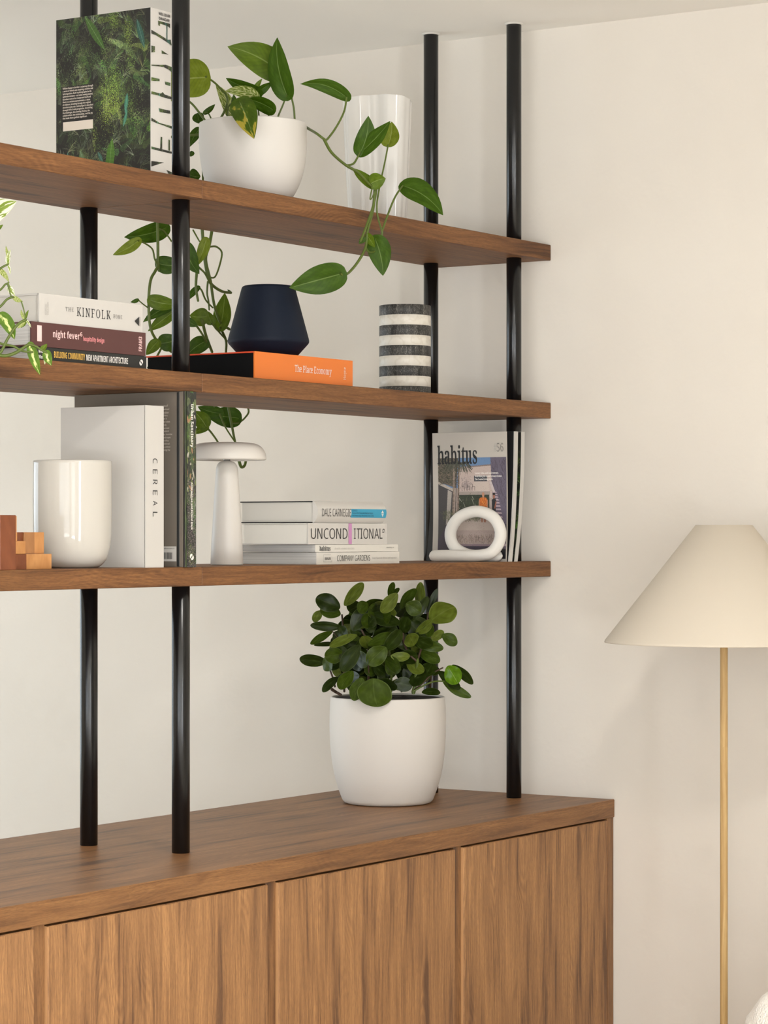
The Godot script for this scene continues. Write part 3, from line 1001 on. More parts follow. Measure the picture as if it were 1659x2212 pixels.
# ------------------------------------------------------------------ books
# A book made of covers, spine and page block. Lying: x along the spine, y thickness, spine faces +z. Standing: y up, x thickness, spine faces +z.
func book(label: String, group: String, at: Vector3, length: float, thick: float, deep: float, standing: bool, cover: Material, spine: Material, pages: Material, board := 0.0026, round_spine := 0.0, back: Material = null) -> Node3D:
	var b := thing("book", label, "book", at, group)
	var place := func(l0: float, l1: float, t0: float, t1: float, z0: float, z1: float) -> Array:
		if standing:
			return [Vector3(t0, l0, z0), Vector3(t1, l1, z1)]
		return [Vector3(l0, t0, z0), Vector3(l1, t1, z1)]
	var inset := 0.003 if board > 0.001 else 0.0
	var grain := 2
	var q: Array = place.call(0.0, length, 0.0, board, -deep, -board * 0.5)
	part("back_cover", box(q[0], q[1], 0.0004, grain), back if back else cover, b)
	q = place.call(0.0, length, thick - board, thick, -deep, -board * 0.5)
	part("front_cover", box(q[0], q[1], 0.0004, grain), cover, b)
	q = place.call(inset, length - inset, board, thick - board, -deep + inset, -board * 1.1)
	var st := new_st()
	if standing:
		add_box(st, q[0], q[1], 0.0, 2, Vector2.ONE / 0.03)
	else:
		add_box(st, q[0], q[1], 0.0, 2, Vector2.ONE / 0.03)
	part("page_block", st.commit(), pages, b)
	var outline := PackedVector2Array()
	var n := 12
	for i in n + 1:
		var t := float(i) / n
		outline.append(Vector2(thick * t, round_spine * (1.0 - pow(2.0 * t - 1.0, 2.0))))
	outline.append(Vector2(thick, -board * 1.1))
	outline.append(Vector2(0, -board * 1.1))
	var to3 := func(l: float, p: Vector2) -> Vector3: return Vector3(p.x, l, p.y) if standing else Vector3(l, p.x, p.y)
	part("spine", prism(outline, 0.0, length, to3), spine, b)
	return b


func spine_frame(length: float, standing: bool, z := 0.0006) -> Transform3D:
	# x along the reading direction of the spine, y across it
	if standing:
		return Transform3D(Basis(Vector3(0, -1, 0), Vector3(1, 0, 0), Vector3(0, 0, 1)), Vector3(0, length, z))
	return Transform3D(Basis(), Vector3(0, 0, z))


func bar(parent: Node, called: String, m: Material, frame: Transform3D, x0: float, x1: float, y0: float, y1: float, lift := 0.0002) -> void:
	var st := new_st()
	var n := frame.basis.z
	flat_quad(st, frame * Vector3(x0, y0, lift), frame * Vector3(x1, y0, lift), frame * Vector3(x1, y1, lift), frame * Vector3(x0, y1, lift), n, [Vector2(0, 1), Vector2(1, 1), Vector2(1, 0), Vector2(0, 0)])
	part(called, st.commit(), m, parent)


func upright(f: Transform3D, x: float, y: float, turn: float) -> Transform3D:
	return f * Transform3D(Basis(Vector3(0, 0, 1), turn), Vector3(x, y, 0))


func make_books() -> void:
	var sans := font_of("Droid Sans")
	var bold := font_of("Droid Sans", 700)
	var serif := font_of("Droid Serif")
	var serif_bold := font_of("Droid Serif", 700)
	var thin := variation_of(sans, 0, -0.28)
	var serif_wide := variation_of(serif, 5, -0.08)
	var g1 := "books stacked on the middle shelf, left"
	var g2 := "books stacked on the lowest shelf"
	var g3 := "books standing on the lowest shelf"

	# ---- middle shelf, left stack (bottom to top)
	var L := 0.306
	var b := book("thin black paperback with yellow and white capitals, lowest in the left stack", g1, Vector3(-1.7300, MID_SHELF, 0.27), L, 0.0243, 0.23, false, M.charcoal, M.charcoal, M.magazine_pages, 0.0012)
	var f := spine_frame(L, false)
	letters(b, "lettering", "BUILDING COMMUNITY", bold, M.print_yellow, f, L * 0.168, L * 0.437, 0.0078, 0.0185)
	letters(b, "lettering", "NEW APARTMENT ARCHITECTURE", bold, M.print_white, f, L * 0.449, L * 0.825, 0.0075, 0.0182)
	letters(b, "lettering", "Mic\nWo", bold, M.print_white, f, L * 0.035, L * 0.075, 0.004, 0.021)
	emblem(b, f, L * 0.948, 0.0125, 0.0055)
	L = 0.3105
	b = book("plum brown hardback with a pink bar and pink title, middle of the left stack", g1, Vector3(-1.7390, MID_SHELF + 0.0246, 0.272), L, 0.0412, 0.235, false, M.plum, M.plum, M.magazine_pages, 0.0024)
	bar(b, "printed_bar", M.print_pink, f, L * 0.045, L * 0.084, 0.0085, 0.0355)
	letters(b, "lettering", "night fever", bold, M.print_pink, f, L * 0.178, L * 0.405, 0.0138, 0.0300)
	letters(b, "lettering", "6", bold, M.print_pink, f, L * 0.411, L * 0.429, 0.0235, 0.0310)
	letters(b, "lettering", "hospitality design", bold, M.print_rose, f, L * 0.438, L * 0.622, 0.0138, 0.0245)
	letters(b, "lettering", "FRAM3", bold, M.print_pink, upright(f, L * 0.963, 0.0075, PI / 2), 0.0, 0.026, 0.0, L * 0.030)
	L = 0.2815
	b = book("thick white hardback with a black capitals title, topmost of the left stack", g1, Vector3(-1.7165, MID_SHELF + 0.0661, 0.27), L, 0.0492, 0.24, false, M.paper_white, M.paper_white, M.paper_grey, 0.003)
	letters(b, "lettering", "THE", serif_wide, M.ink_grey, f, L * 0.243, L * 0.320, 0.0235, 0.0305)
	letters(b, "lettering", "KINFOLK", serif_wide, M.ink, f, L * 0.351, L * 0.678, 0.0170, 0.0322)
	letters(b, "lettering", "HOME", serif_wide, M.ink_grey, f, L * 0.703, L * 0.792, 0.0200, 0.0268)
	letters(b, "lettering", "NATHAN\nWILLIAMS", serif, M.ink_pale, upright(f, L * 0.084, 0.013, PI / 2), 0.0, 0.0225, 0.0, L * 0.030)
	var st := new_st()
	tri(st, [Vector3(L * 0.915, 0.019, 0.0009), Vector3(L * 0.962, 0.0105, 0.0009), Vector3(L * 0.962, 0.0275, 0.0009)], [Vector3.BACK, Vector3.BACK, Vector3.BACK], [Vector2.ZERO, Vector2.ZERO, Vector2.ZERO])
	part("printed_triangle", st.commit(), M.charcoal, b)
	letters(b, "lettering", "ARTISAN", serif, M.ink_grey, upright(f, L * 0.975, 0.0105, PI / 2), 0.0, 0.017, 0.0, L * 0.010)

	# ---- middle shelf, orange book under the navy vase
	L = 0.3330
	b = book("big orange hardback with black page edges, lying under the navy vase", "", Vector3(-1.0935, MID_SHELF, 0.27), L, 0.0530, 0.262, false, M.vermilion, M.orange, M.black_pages, 0.0028)
	letters(b, "lettering", "The Place Economy", serif, M.print_white, f, L * 0.392, L * 0.772, 0.0165, 0.0345)
	letters(b, "lettering", "Hoyne", serif, M.print_cream, upright(f, L * 0.930, 0.0135, PI / 2), 0.0, 0.025, 0.0, L * 0.032)

	# ---- lowest shelf stack (bottom to top)
	L = 0.3005
	var X := -0.8731
	b = book("pale grey softcover with a boxed name and thin grey title, lowest of the four", g2, Vector3(X, LOW_SHELF, 0.26), L, 0.0238, 0.193, false, M.paper_grey, M.paper_pale, M.magazine_pages, 0.0008)
	for s in [[0.075, 0.0050, 0.175, 0.0054], [0.075, 0.0186, 0.160, 0.0190], [0.075, 0.0050, 0.0765, 0.0190], [0.1735, 0.0050, 0.175, 0.0150]]:
		bar(b, "printed_line", M.ink_grey, f, L * s[0], L * s[2], s[1], s[3])
	letters(b, "lettering", "BRAUN", bold, M.ink_grey, f, L * 0.092, L * 0.160, 0.0088, 0.0142)
	letters(b, "lettering", "COMPANY GARDENS", thin, M.ink, f, L * 0.236, L * 0.632, 0.0062, 0.0175)
	letters(b, "lettering", "Green Spaces for Retreat and Inspiration", sans, M.ink_pale, f, L * 0.660, L * 0.962, 0.0086, 0.0135)
	b = book("slim grey magazine with a small black serif title, second from the bottom of the stack", g2, Vector3(X - 0.004, LOW_SHELF + 0.0246, 0.26), 0.2995, 0.0142, 0.190, false, M.paper_grey, M.paper_pale, M.magazine_pages, 0.0006)
	L = 0.2995
	letters(b, "lettering", "habitus", serif_bold, M.ink, f, L * 0.045, L * 0.172, 0.0024, 0.0120)
	letters(b, "lettering", "ISSUE 51  SUMMER 2021 2022", serif, M.ink_pale, f, L * 0.222, L * 0.456, 0.0050, 0.0078)
	letters(b, "lettering", "habitusliving.com", serif, M.ink_grey, f, L * 0.850, L * 0.945, 0.0060, 0.0094)
	L = 0.2820
	b = book("white hardback with tall black capitals split by a mauve stripe", g2, Vector3(-0.9018, LOW_SHELF + 0.0396, 0.26), L, 0.0418, 0.160, false, M.paper_white, M.paper_white, M.paper_pale, 0.0020)
	letters(b, "lettering", "UNCOND", thin, M.ink, f, L * 0.032, L * 0.484, 0.0110, 0.0315)
	letters(b, "lettering", "ITIONAL", thin, M.ink, f, L * 0.566, L * 0.938, 0.0110, 0.0315)
	bar(b, "printed_stripe", M.print_mauve, f, L * 0.498, L * 0.540, 0.0002, 0.0416)
	letters(b, "lettering", "G", sans, M.ink, upright(f, L * 0.938, 0.0270, -PI / 2), -0.004, 0.004, 0.0, L * 0.032)
	L = 0.2460
	b = book("thick white book with a rounded blue-banded spine, topmost of the four", g2, Vector3(-0.8795, LOW_SHELF + 0.0816, 0.257), L, 0.0432, 0.178, false, M.black_card, M.paper_white, M.paper_grey, 0.0022, 0.011)
	var fr := spine_frame(L, false, 0.0114)
	letters(b, "lettering", "DALE CARNEGIE", thin, M.ink, fr, L * 0.055, L * 0.470, 0.0135, 0.0285)
	band_on_round(b, M.print_blue, L * 0.478, L * 0.9995, 0.0112, 0.0285, 0.0432, 0.011)
	letters(b, "lettering", "CLASSICS:\nHow to Win Friends & Influence People\nand How to Stop Worrying & Start Living", sans, M.print_navy, spine_frame(L, false, 0.0117), L * 0.487, L * 0.800, 0.0128, 0.0270)
	var gem := new_st()
	var gf := spine_frame(L, false, 0.0119)
	for q in [[0.936, 0.0270, 0.918, 0.0210, 0.934, 0.0200], [0.936, 0.0270, 0.954, 0.0210, 0.938, 0.0200], [0.934, 0.0190, 0.920, 0.0200, 0.934, 0.0125], [0.938, 0.0190, 0.952, 0.0200, 0.938, 0.0125]]:
		tri(gem, [gf * Vector3(L * q[0], q[1], 0.0), gf * Vector3(L * q[2], q[3], 0.0), gf * Vector3(L * q[4], q[5], 0.0)], [Vector3.BACK, Vector3.BACK, Vector3.BACK], [Vector2.ZERO, Vector2.ZERO, Vector2.ZERO])
	part("printed_mark", gem.commit(), M.print_white, b)
	bar(b, "jacket_stripe", M.print_blue, Transform3D(Basis(Vector3(1, 0, 0), Vector3(0, 0, 1), Vector3(0, -1, 0)), Vector3(0, 0.0435, 0)) , 0.0, L * 0.25, -0.02, 0.0)

	# ---- top shelf: garden book standing
	var H := 0.2975
	b = book("tall standing garden book with dark green foliage cover and huge white spine capitals", "", Vector3(-1.4111, TOP_SHELF, 0.27), H, 0.0590, 0.2197, true, M.paper_white, M.paper_white, M.paper_grey, 0.003, 0.0012, M.garden_print)
	# the printed board, with the picture laid over the whole cover
	var cover := Transform3D(Basis(Vector3(0, 0, 1), Vector3(0, 1, 0), Vector3(-1, 0, 0)), Vector3(-0.0002, 0, -0.2197))
	bar(b, "cover_picture", M.garden_print, cover, 0.0, 0.2190, 0.0, H)
	var blurb := "William Dangar's Garden is a journey through\na series of twenty-one inspiring, emotive and\nlyrical gardens. Each is photographed at its\noptimum moment – not when newly planted,\nbut when nature has reasserted itself and\nthere is a certain expressiveness, a sense\nof wildness, breaking through the original\nstructure and order. Each project is described\nthrough Will's frank perspective, chronicling\nthe challenges, the planting choices, the\ncollaborations, the relationships, and the joy\nthat make these gardens significant."
	letters(b, "lettering", blurb, bold, M.print_cream, cover, 0.0155, 0.0870, 0.1130, 0.1720)
	bar(b, "printed_bar", M.print_cream, cover, 0.0165, 0.0870, 0.0920, 0.1085, 0.0004)
	var fs := spine_frame(H, true, 0.0018)
	# the title fills the spine as huge white capitals; what shows between and inside them is foliage
	var gaps := [[[0.33, 0.070], [0.92, 0.070], [0.92, 0.097], [0.80, 0.088], [0.42, 0.085], [0.42, 0.100], [0.33, 0.097]], [[0.74, 0.085], [0.79, 0.085], [0.79, 0.170], [0.74, 0.170]],
		[[0.0, 0.135], [0.8, 0.170], [0.95, 0.165], [1.0, 0.2], [0.8, 0.188], [0.2, 0.160], [0.0, 0.158]], [[0.0, 0.23], [0.17, 0.23], [0.17, 0.265], [0.0, 0.272]], [[0.5, 0.243], [0.84, 0.260], [0.5, 0.264]],
		[[0.0, 0.345], [0.4, 0.335], [0.7, 0.325], [1.0, 0.33], [1.0, 0.362], [0.85, 0.350], [0.6, 0.343], [0.3, 0.346], [0.0, 0.352]], [[0.0, 0.42], [0.40, 0.42], [0.40, 0.434], [0.15, 0.440], [0.0, 0.442]], [[0.66, 0.428], [0.93, 0.428], [0.93, 0.448], [0.68, 0.446]],
		[[0.0, 0.505], [0.45, 0.507], [0.55, 0.495], [0.65, 0.507], [1.0, 0.512], [1.0, 0.528], [0.6, 0.527], [0.3, 0.522], [0.0, 0.522]], [[0.35, 0.598], [0.92, 0.598], [0.94, 0.617], [0.4, 0.620]],
		[[0.0, 0.665], [0.3, 0.680], [0.4, 0.686], [1.0, 0.690], [1.0, 0.706], [0.6, 0.697], [0.3, 0.692], [0.0, 0.684]], [[0.45, 0.768], [0.53, 0.768], [0.53, 0.842], [0.42, 0.842]], [[0.84, 0.775], [0.92, 0.775], [0.92, 0.842], [0.84, 0.842]],
		[[0.0, 0.838], [1.0, 0.845], [1.0, 0.858], [0.5, 0.856], [0.0, 0.852]], [[0.0, 0.925], [0.62, 0.920], [0.0, 0.958]], [[0.74, 0.962], [1.0, 0.970], [1.0, 1.0], [0.95, 1.0]]]
	for gp in gaps:
		var outline := PackedVector2Array()
		for q in gp:
			outline.append(Vector2(q[0], q[1]))
		var gst := new_st()
		var t3 := Geometry2D.triangulate_polygon(outline)
		for k in range(0, t3.size(), 3):
			var c3 := []
			var u3 := []
			for e in 3:
				var q := outline[t3[k + e]]
				var lift := 0.0016
				c3.append(Vector3(q.x * 0.059, H * (1.0 - q.y), lift))
				u3.append(Vector2(0.62 + q.x * 0.35, q.y))
			tri(gst, c3, [Vector3.BACK, Vector3.BACK, Vector3.BACK], u3)
		part("spine_print", gst.commit(), M.garden_print, b)
	letters(b, "lettering", "WILLIAM\nDANGAR", bold, M.ink, upright(Transform3D(Basis(), Vector3(0, H, 0.0019)), 0.0, 0.0, 0.0), 0.0205, 0.0535, -0.0185, -0.0050)

	# ---- lowest shelf: two standing books
	H = 0.2885
	b = book("white standing book with widely spaced thin black capitals down its spine", g3, Vector3(-1.4545, LOW_SHELF, 0.292), H, 0.0525, 0.195, true, M.paper_white, M.paper_white, M.paper_grey, 0.002)
	fs = spine_frame(H, true)
	var word := "CEREAL"
	for i in 6:
		var y: float = [0.0943, 0.1135, 0.1320, 0.1510, 0.1695, 0.1890][i]
		letters(b, "spine_letter", word[i], thin, M.ink, fs, y, y + 0.0085, 0.0205, 0.0335)
	H = 0.3175
	b = book("taupe standing hardback with a leafy printed spine and cover text, behind the white standing book", g3, Vector3(-1.3490, LOW_SHELF, 0.299), H, 0.0296, 0.2575, true, M.taupe, M.floral_print, M.paper_grey, 0.003, 0.0035)
	fs = spine_frame(H, true, 0.0041)
	bar(b, "spine_panel", M.floral_print, Transform3D(Basis(), Vector3(0, 0, 0.0037)), 0.0015, 0.0285, 0.0, H)
	letters(b, "lettering", "Urban Sanctuary", bold, M.print_white, fs, 0.0230, 0.1010, 0.0095, 0.0215)
	letters(b, "lettering", "Anna Johnson and Richard Black", bold, M.print_white, fs, 0.1640, 0.2500, 0.0110, 0.0185)
	emblem(b, fs, 0.2990, 0.0150, 0.0060)
	part("hinge_groove", box(Vector3(-0.0008, 0.001, -0.018), Vector3(0.0006, H - 0.001, -0.012), 0.0006, 1), M.charcoal, b)
	cover = Transform3D(Basis(Vector3(0, 0, 1), Vector3(0, 1, 0), Vector3(-1, 0, 0)), Vector3(0, 0, -0.2575))
	letters(b, "lettering", "To live in the city is to be immersed within increasing pressures of", sans, M.print_cream, cover, 0.1020, 0.2190, 0.2895, 0.2945)
	var ends := ["a busy world. Nature can seem remote, threatened", "and at risk. Yet when we have less outdoor", "space we value more all that it offers.", "A refuge at home from busy lives is", "a place of calm, a refuge that takes", "its shape slowly with family", "and friends. This story showcases", "gardens in Australia and New Zealand", "where designers explore new, inventive", "and personal urban landscapes.", "From courtyards, rooftop", "plots and traditional", "yards, all grow with outdoor", "living, strengthening the", "links."]
	for i in ends.size():
		var s: String = ends[i]
		var x1: float = [0.222, 0.221, 0.219, 0.217, 0.224, 0.216, 0.222, 0.221, 0.229, 0.226, 0.221, 0.223, 0.225, 0.224, 0.200][i]
		letters(b, "lettering", s, sans, M.print_cream, cover, x1 - 0.00172 * s.length(), x1, 0.2838 - i * 0.0057, 0.2880 - i * 0.0057)
	bar(b, "barcode_label", M.paper_white, cover, 0.1850, 0.2385, 0.0105, 0.0375)
	var bars := new_st()
	var rr := RandomNumberGenerator.new()
	rr.seed = 12
	var x := 0.2005
	while x < 0.2290:
		var wd := rr.randf_range(0.0003, 0.0012)
		flat_quad(bars, cover * Vector3(x, 0.0145, 0.0005), cover * Vector3(x + wd, 0.0145, 0.0005), cover * Vector3(x + wd, 0.0265, 0.0005), cover * Vector3(x, 0.0265, 0.0005), cover.basis.z, [Vector2.ZERO, Vector2.ZERO, Vector2.ZERO, Vector2.ZERO])
		x += wd + rr.randf_range(0.0004, 0.0011)
	part("barcode", bars.commit(), M.ink, b)
	letters(b, "lettering", "thamesandhudson.com.au", sans, M.ink, cover * Transform3D(Basis(), Vector3(0, 0, 0.0003)), 0.1890, 0.2340, 0.0325, 0.0350)

	make_magazines(serif, serif_bold)


func emblem(b: Node3D, f: Transform3D, x: float, y: float, r: float) -> void:
	# small white round mark of two hooked strokes
	for s in [0.0, PI]:
		var st := new_st()
		var prev := []
		for i in 15:
			var t := i / 14.0
			var a: float = s + lerpf(-0.5, 2.3, t)
			var w := r * 0.42 * sin(PI * (0.12 + 0.8 * t))
			var d := Vector3(cos(a), sin(a), 0)
			var p := Vector3(x, y, 0.0003) + d * r * 0.62
			var pair := [f * (p - d * w), f * (p + d * w)]
			if i > 0:
				flat_quad(st, prev[0], prev[1], pair[1], pair[0], f.basis.z, [Vector2.ZERO, Vector2.ZERO, Vector2.ZERO, Vector2.ZERO])
			prev = pair
		part("printed_mark", st.commit(), M.print_white, b)


func band_on_round(b: Node3D, m: Material, x0: float, x1: float, y0: float, y1: float, thick: float, bulge: float) -> void:
	var st := new_st()
	for i in 8:
		var ya := lerpf(y0, y1, i / 8.0)
		var yb := lerpf(y0, y1, (i + 1) / 8.0)
		var za := bulge * (1.0 - pow(2.0 * ya / thick - 1.0, 2.0)) + 0.0004
		var zb := bulge * (1.0 - pow(2.0 * yb / thick - 1.0, 2.0)) + 0.0004
		flat_quad(st, Vector3(x0, ya, za), Vector3(x1, ya, za), Vector3(x1, yb, zb), Vector3(x0, yb, zb), Vector3(0, 0, 1), [Vector2.ZERO, Vector2.ZERO, Vector2.ZERO, Vector2.ZERO])
	part("printed_band", st.commit(), m, b)


func leaning_sheet(y1: float, z0: float, z1: float, xs: Array, thick: float) -> ArrayMesh:
	# an upright bundle of paper that bends as it leans: xs are x places from the foot to the top
	var st := new_st()
	var pts := []
	for i in xs.size():
		pts.append(Vector3(xs[i], y1 * i / (xs.size() - 1), 0))
	var path := smooth_path(pts, 6)
	var n := path.size()
	for i in n - 1:
		var a: Vector3 = path[i]
		var b: Vector3 = path[i + 1]
		var t := Vector3(thick, 0, 0)
		var va := 1.0 - float(i) / (n - 1)
		var vb := 1.0 - float(i + 1) / (n - 1)
		var zz0 := Vector3(0, 0, z0)
		var zz1 := Vector3(0, 0, z1)
		var nl := Vector3(-(b.y - a.y), b.x - a.x, 0).normalized()
		flat_quad(st, a + zz0, a + zz1, b + zz1, b + zz0, nl, [Vector2(0, va), Vector2(1, va), Vector2(1, vb), Vector2(0, vb)])
		flat_quad(st, a + t + zz0, a + t + zz1, b + t + zz1, b + t + zz0, -nl, [Vector2.ZERO, Vector2.ZERO, Vector2.ZERO, Vector2.ZERO])
		flat_quad(st, a + zz1, a + t + zz1, b + t + zz1, b + zz1, Vector3(0, 0, 1), [Vector2(0, va), Vector2(1, va), Vector2(1, vb), Vector2(0, vb)])
		flat_quad(st, a + zz0, a + t + zz0, b + t + zz0, b + zz0, Vector3(0, 0, -1), [Vector2.ZERO, Vector2.ZERO, Vector2.ZERO, Vector2.ZERO])
	var e: Vector3 = path[-1]
	var s: Vector3 = path[0]
	flat_quad(st, e + Vector3(0, 0, z0), e + Vector3(thick, 0, z0), e + Vector3(thick, 0, z1), e + Vector3(0, 0, z1), Vector3.UP, [Vector2.ZERO, Vector2.ZERO, Vector2.ZERO, Vector2.ZERO])
	flat_quad(st, s + Vector3(0, 0, z0), s + Vector3(thick, 0, z0), s + Vector3(thick, 0, z1), s + Vector3(0, 0, z1), Vector3.DOWN, [Vector2.ZERO, Vector2.ZERO, Vector2.ZERO, Vector2.ZERO])
	return st.commit()


func make_magazines(serif: Font, serif_bold: Font) -> void:
	var g := "magazines leaning on the poles of the lowest shelf"
	# leaning towards the wall, first the one against the pole
	var m := thing("magazine", "magazine with white spine leaning right against the wall-side black pole", "magazine", Vector3(-0.1555, LOW_SHELF, 0.291), g)
	part("pages", leaning_sheet(0.2845, -0.212, 0.0, [0.0, 0.0145, 0.0235, 0.0290, 0.0310], 0.0135), M.paper_white, m)
	part("printed_cover", leaning_sheet(0.2840, -0.213, -0.001, [-0.0012, 0.0133, 0.0223, 0.0278, 0.0298], 0.0008), M.garden_print, m)
	m = thing("magazine", "magazine with white spine and black cover, between the front cover and the rear magazine", "magazine", Vector3(-0.1785, LOW_SHELF, 0.291), g)
	part("pages", leaning_sheet(0.2845, -0.212, 0.0, [0.0, 0.0120, 0.0190, 0.0235, 0.0255], 0.0130), M.paper_white, m)
	part("black_cover", leaning_sheet(0.2850, -0.213, -0.003, [-0.0014, 0.0106, 0.0176, 0.0221, 0.0241], 0.0008), M.black_card, m)
	m = thing("magazine", "front magazine with a grey-headed cover photograph of a house, behind the white ring", "magazine", Vector3(-0.1850, LOW_SHELF, 0.2870), g)
	var xs := [0.0, 0.0040, 0.0045, 0.0030, 0.0010]
	part("pages", leaning_sheet(0.2835, -0.190, 0.0, xs, 0.0028), M.cover_grey, m)
	# the cover picture inside its pale margin, and the lettering, follow the lean of the sheet
	var st := new_st()
	for i in 12:
		var ya := lerpf(0.006, 0.2280, i / 12.0)
		var yb := lerpf(0.006, 0.2280, (i + 1) / 12.0)
		var xa := sheet_x(xs, ya / 0.2835) - 0.0004
		var xb := sheet_x(xs, yb / 0.2835) - 0.0004
		flat_quad(st, Vector3(xa, ya, -0.176), Vector3(xa, ya, -0.0012), Vector3(xb, yb, -0.0012), Vector3(xb, yb, -0.176), Vector3(-1, 0, 0), [Vector2(0, 1 - i / 12.0), Vector2(1, 1 - i / 12.0), Vector2(1, 1 - (i + 1) / 12.0), Vector2(0, 1 - (i + 1) / 12.0)])
	part("cover_picture", st.commit(), M.patio_print, m)
	letters(m, "lettering", "habitus", serif_bold, M.ink, sheet_frame(xs, 0.2140, 0.2560, 0.0003), 0.0130, 0.1150, 0.2140, 0.2560)
	letters(m, "lettering", "#", serif, M.ink_pale, sheet_frame(xs, 0.2400, 0.2580, 0.0003), 0.1580, 0.1650, 0.2400, 0.2580)
	letters(m, "lettering", "56", serif, M.ink_grey, sheet_frame(xs, 0.2400, 0.2590, 0.0003), 0.1655, 0.1820, 0.2400, 0.2590)
	letters(m, "lettering", "Luxury villas and local retreats.\nRedefining the modern beach house.\nThe Coastal Living issue.", serif_bold, M.print_white, sheet_frame(xs, 0.1770, 0.1960, 0.0007), 0.1090, 0.1780, 0.1770, 0.1960)
	var fr := sheet_frame(xs, 0.0110, 0.0230, 0.0007)
	bar(m, "barcode_label", M.paper_white, fr, 0.0170, 0.0440, 0.0110, 0.0230)
	for k in 6:
		bar(m, "barcode_line", M.ink, fr, 0.0230 + k * 0.003, 0.0243 + k * 0.003, 0.0130, 0.0210, 0.0004)
	letters(m, "lettering", "habitusliving.com", serif_bold, M.print_white, sheet_frame(xs, 0.0080, 0.0115, 0.0007), 0.1450, 0.1780, 0.0080, 0.0115)


func sheet_frame(xs: Array, y0: float, y1: float, lift: float) -> Transform3D:
	# the plane of the leaning cover between two heights: x along the cover, y up it
	var xa := sheet_x(xs, y0 / 0.2835)
	var xb := sheet_x(xs, y1 / 0.2835)
	var up := Vector3((xb - xa) / (y1 - y0), 1, 0)
	return Transform3D(Basis(Vector3(0, 0, 1), up, Vector3(-1, 0, 0)), Vector3(xa - up.x * y0 - lift, 0, -0.190))


func sheet_x(xs: Array, t: float) -> float:
	var q := clampf(t, 0.0, 1.0) * (xs.size() - 1)
	var i := mini(int(q), xs.size() - 2)
	var p0: float = xs[maxi(i - 1, 0)]
	var p3: float = xs[mini(i + 2, xs.size() - 1)]
	return cubic_interpolate(xs[i], xs[i + 1], p0, p3, q - i)


# ------------------------------------------------------------------ pots and vases
func pot(called: String, label: String, category: String, at: Vector3, outer: Array, wall: float, m: Material) -> Node3D:
	var o := thing(called, label, category, at)
	o.add_child(pot_body(outer, wall, m))
	return o


func pot_body(outer: Array, wall: float, m: Material, called := "pot") -> MeshInstance3D:
	var prof := [Vector2(0, 0)]
	prof.append_array(outer)
	var top: Vector2 = outer[-1]
	prof.append(top + Vector2(-wall * 0.5, wall * 0.25))
	prof.append(top + Vector2(-wall, 0))
	var inner := []
	for i in range(outer.size() - 1, -1, -1):
		var p: Vector2 = outer[i]
		inner.append(Vector2(maxf(p.x - wall, 0.001), maxf(p.y, wall)))
	for p in inner:
		if p.distance_to(prof[-1]) > 0.0005:
			prof.append(p)
	prof.append(Vector2(0, wall))
	var o := MeshInstance3D.new()
	o.name = called
	o.mesh = lathe(prof, 96)
	o.material_override = m
	return o


func make_vessels() -> void:
	# glossy white tumbler on the lowest shelf
	var outer := smooth_profile([Vector2(0.040, 0.0), Vector2(0.050, 0.004), Vector2(0.061, 0.018), Vector2(0.0672, 0.045), Vector2(0.0690, 0.08), Vector2(0.0692, 0.14), Vector2(0.0690, 0.1880)])
	pot("tumbler", "glossy white ceramic tumbler with window reflections, left of the white standing book", "cup", Vector3(-1.556, LOW_SHELF, 0.209), outer, 0.004, M.gloss_white)

	# navy angular vase on the orange book
	outer = [Vector2(0.050, 0.0), Vector2(0.0520, 0.0006), Vector2(0.0790, 0.0305), Vector2(0.0806, 0.0335), Vector2(0.0808, 0.037), Vector2(0.0800, 0.041), Vector2(0.0535, 0.1400), Vector2(0.0522, 0.1432), Vector2(0.0505, 0.1442)]
	pot("vase", "matte navy angular vase wider near its foot, standing on the orange book", "vase", Vector3(-0.8830, MID_SHELF + 0.0532, 0.151), outer, 0.004, M.navy)

	# striped stone cylinder
	var v := thing("vase", "cylindrical stone vase in black and white stripes on the middle shelf", "vase", Vector3(-0.379, MID_SHELF, 0.150))
	for i in 9:
		var h := 0.02175
		var y := i * h
		var r := 0.0553
		var mesh := lathe([Vector2(r - 0.012, y + (0.0 if i else 0.0)), Vector2(r - 0.0004, y), Vector2(r - 0.0004, y), Vector2(r, y + 0.0004), Vector2(r, y + h - 0.0004), Vector2(r - 0.0004, y + h), Vector2(r - 0.0004, y + h), Vector2(r - 0.012, y + h), Vector2(r - 0.012, y + h), Vector2(r - 0.012, y)], 80)
		var bnd := part("dark_band" if i % 2 == 0 else "pale_band", mesh, M.granite if i % 2 == 0 else M.marble, v)
		bnd.rotation.y = i * 1.3

	# wavy opal vase on the top shelf
	v = thing("vase", "tall translucent white vase with wavy fluted sides, at the right of the top shelf", "vase", Vector3(-0.372, TOP_SHELF, 0.082))
	part("wavy_body", wavy_vase(), M.opal, v)


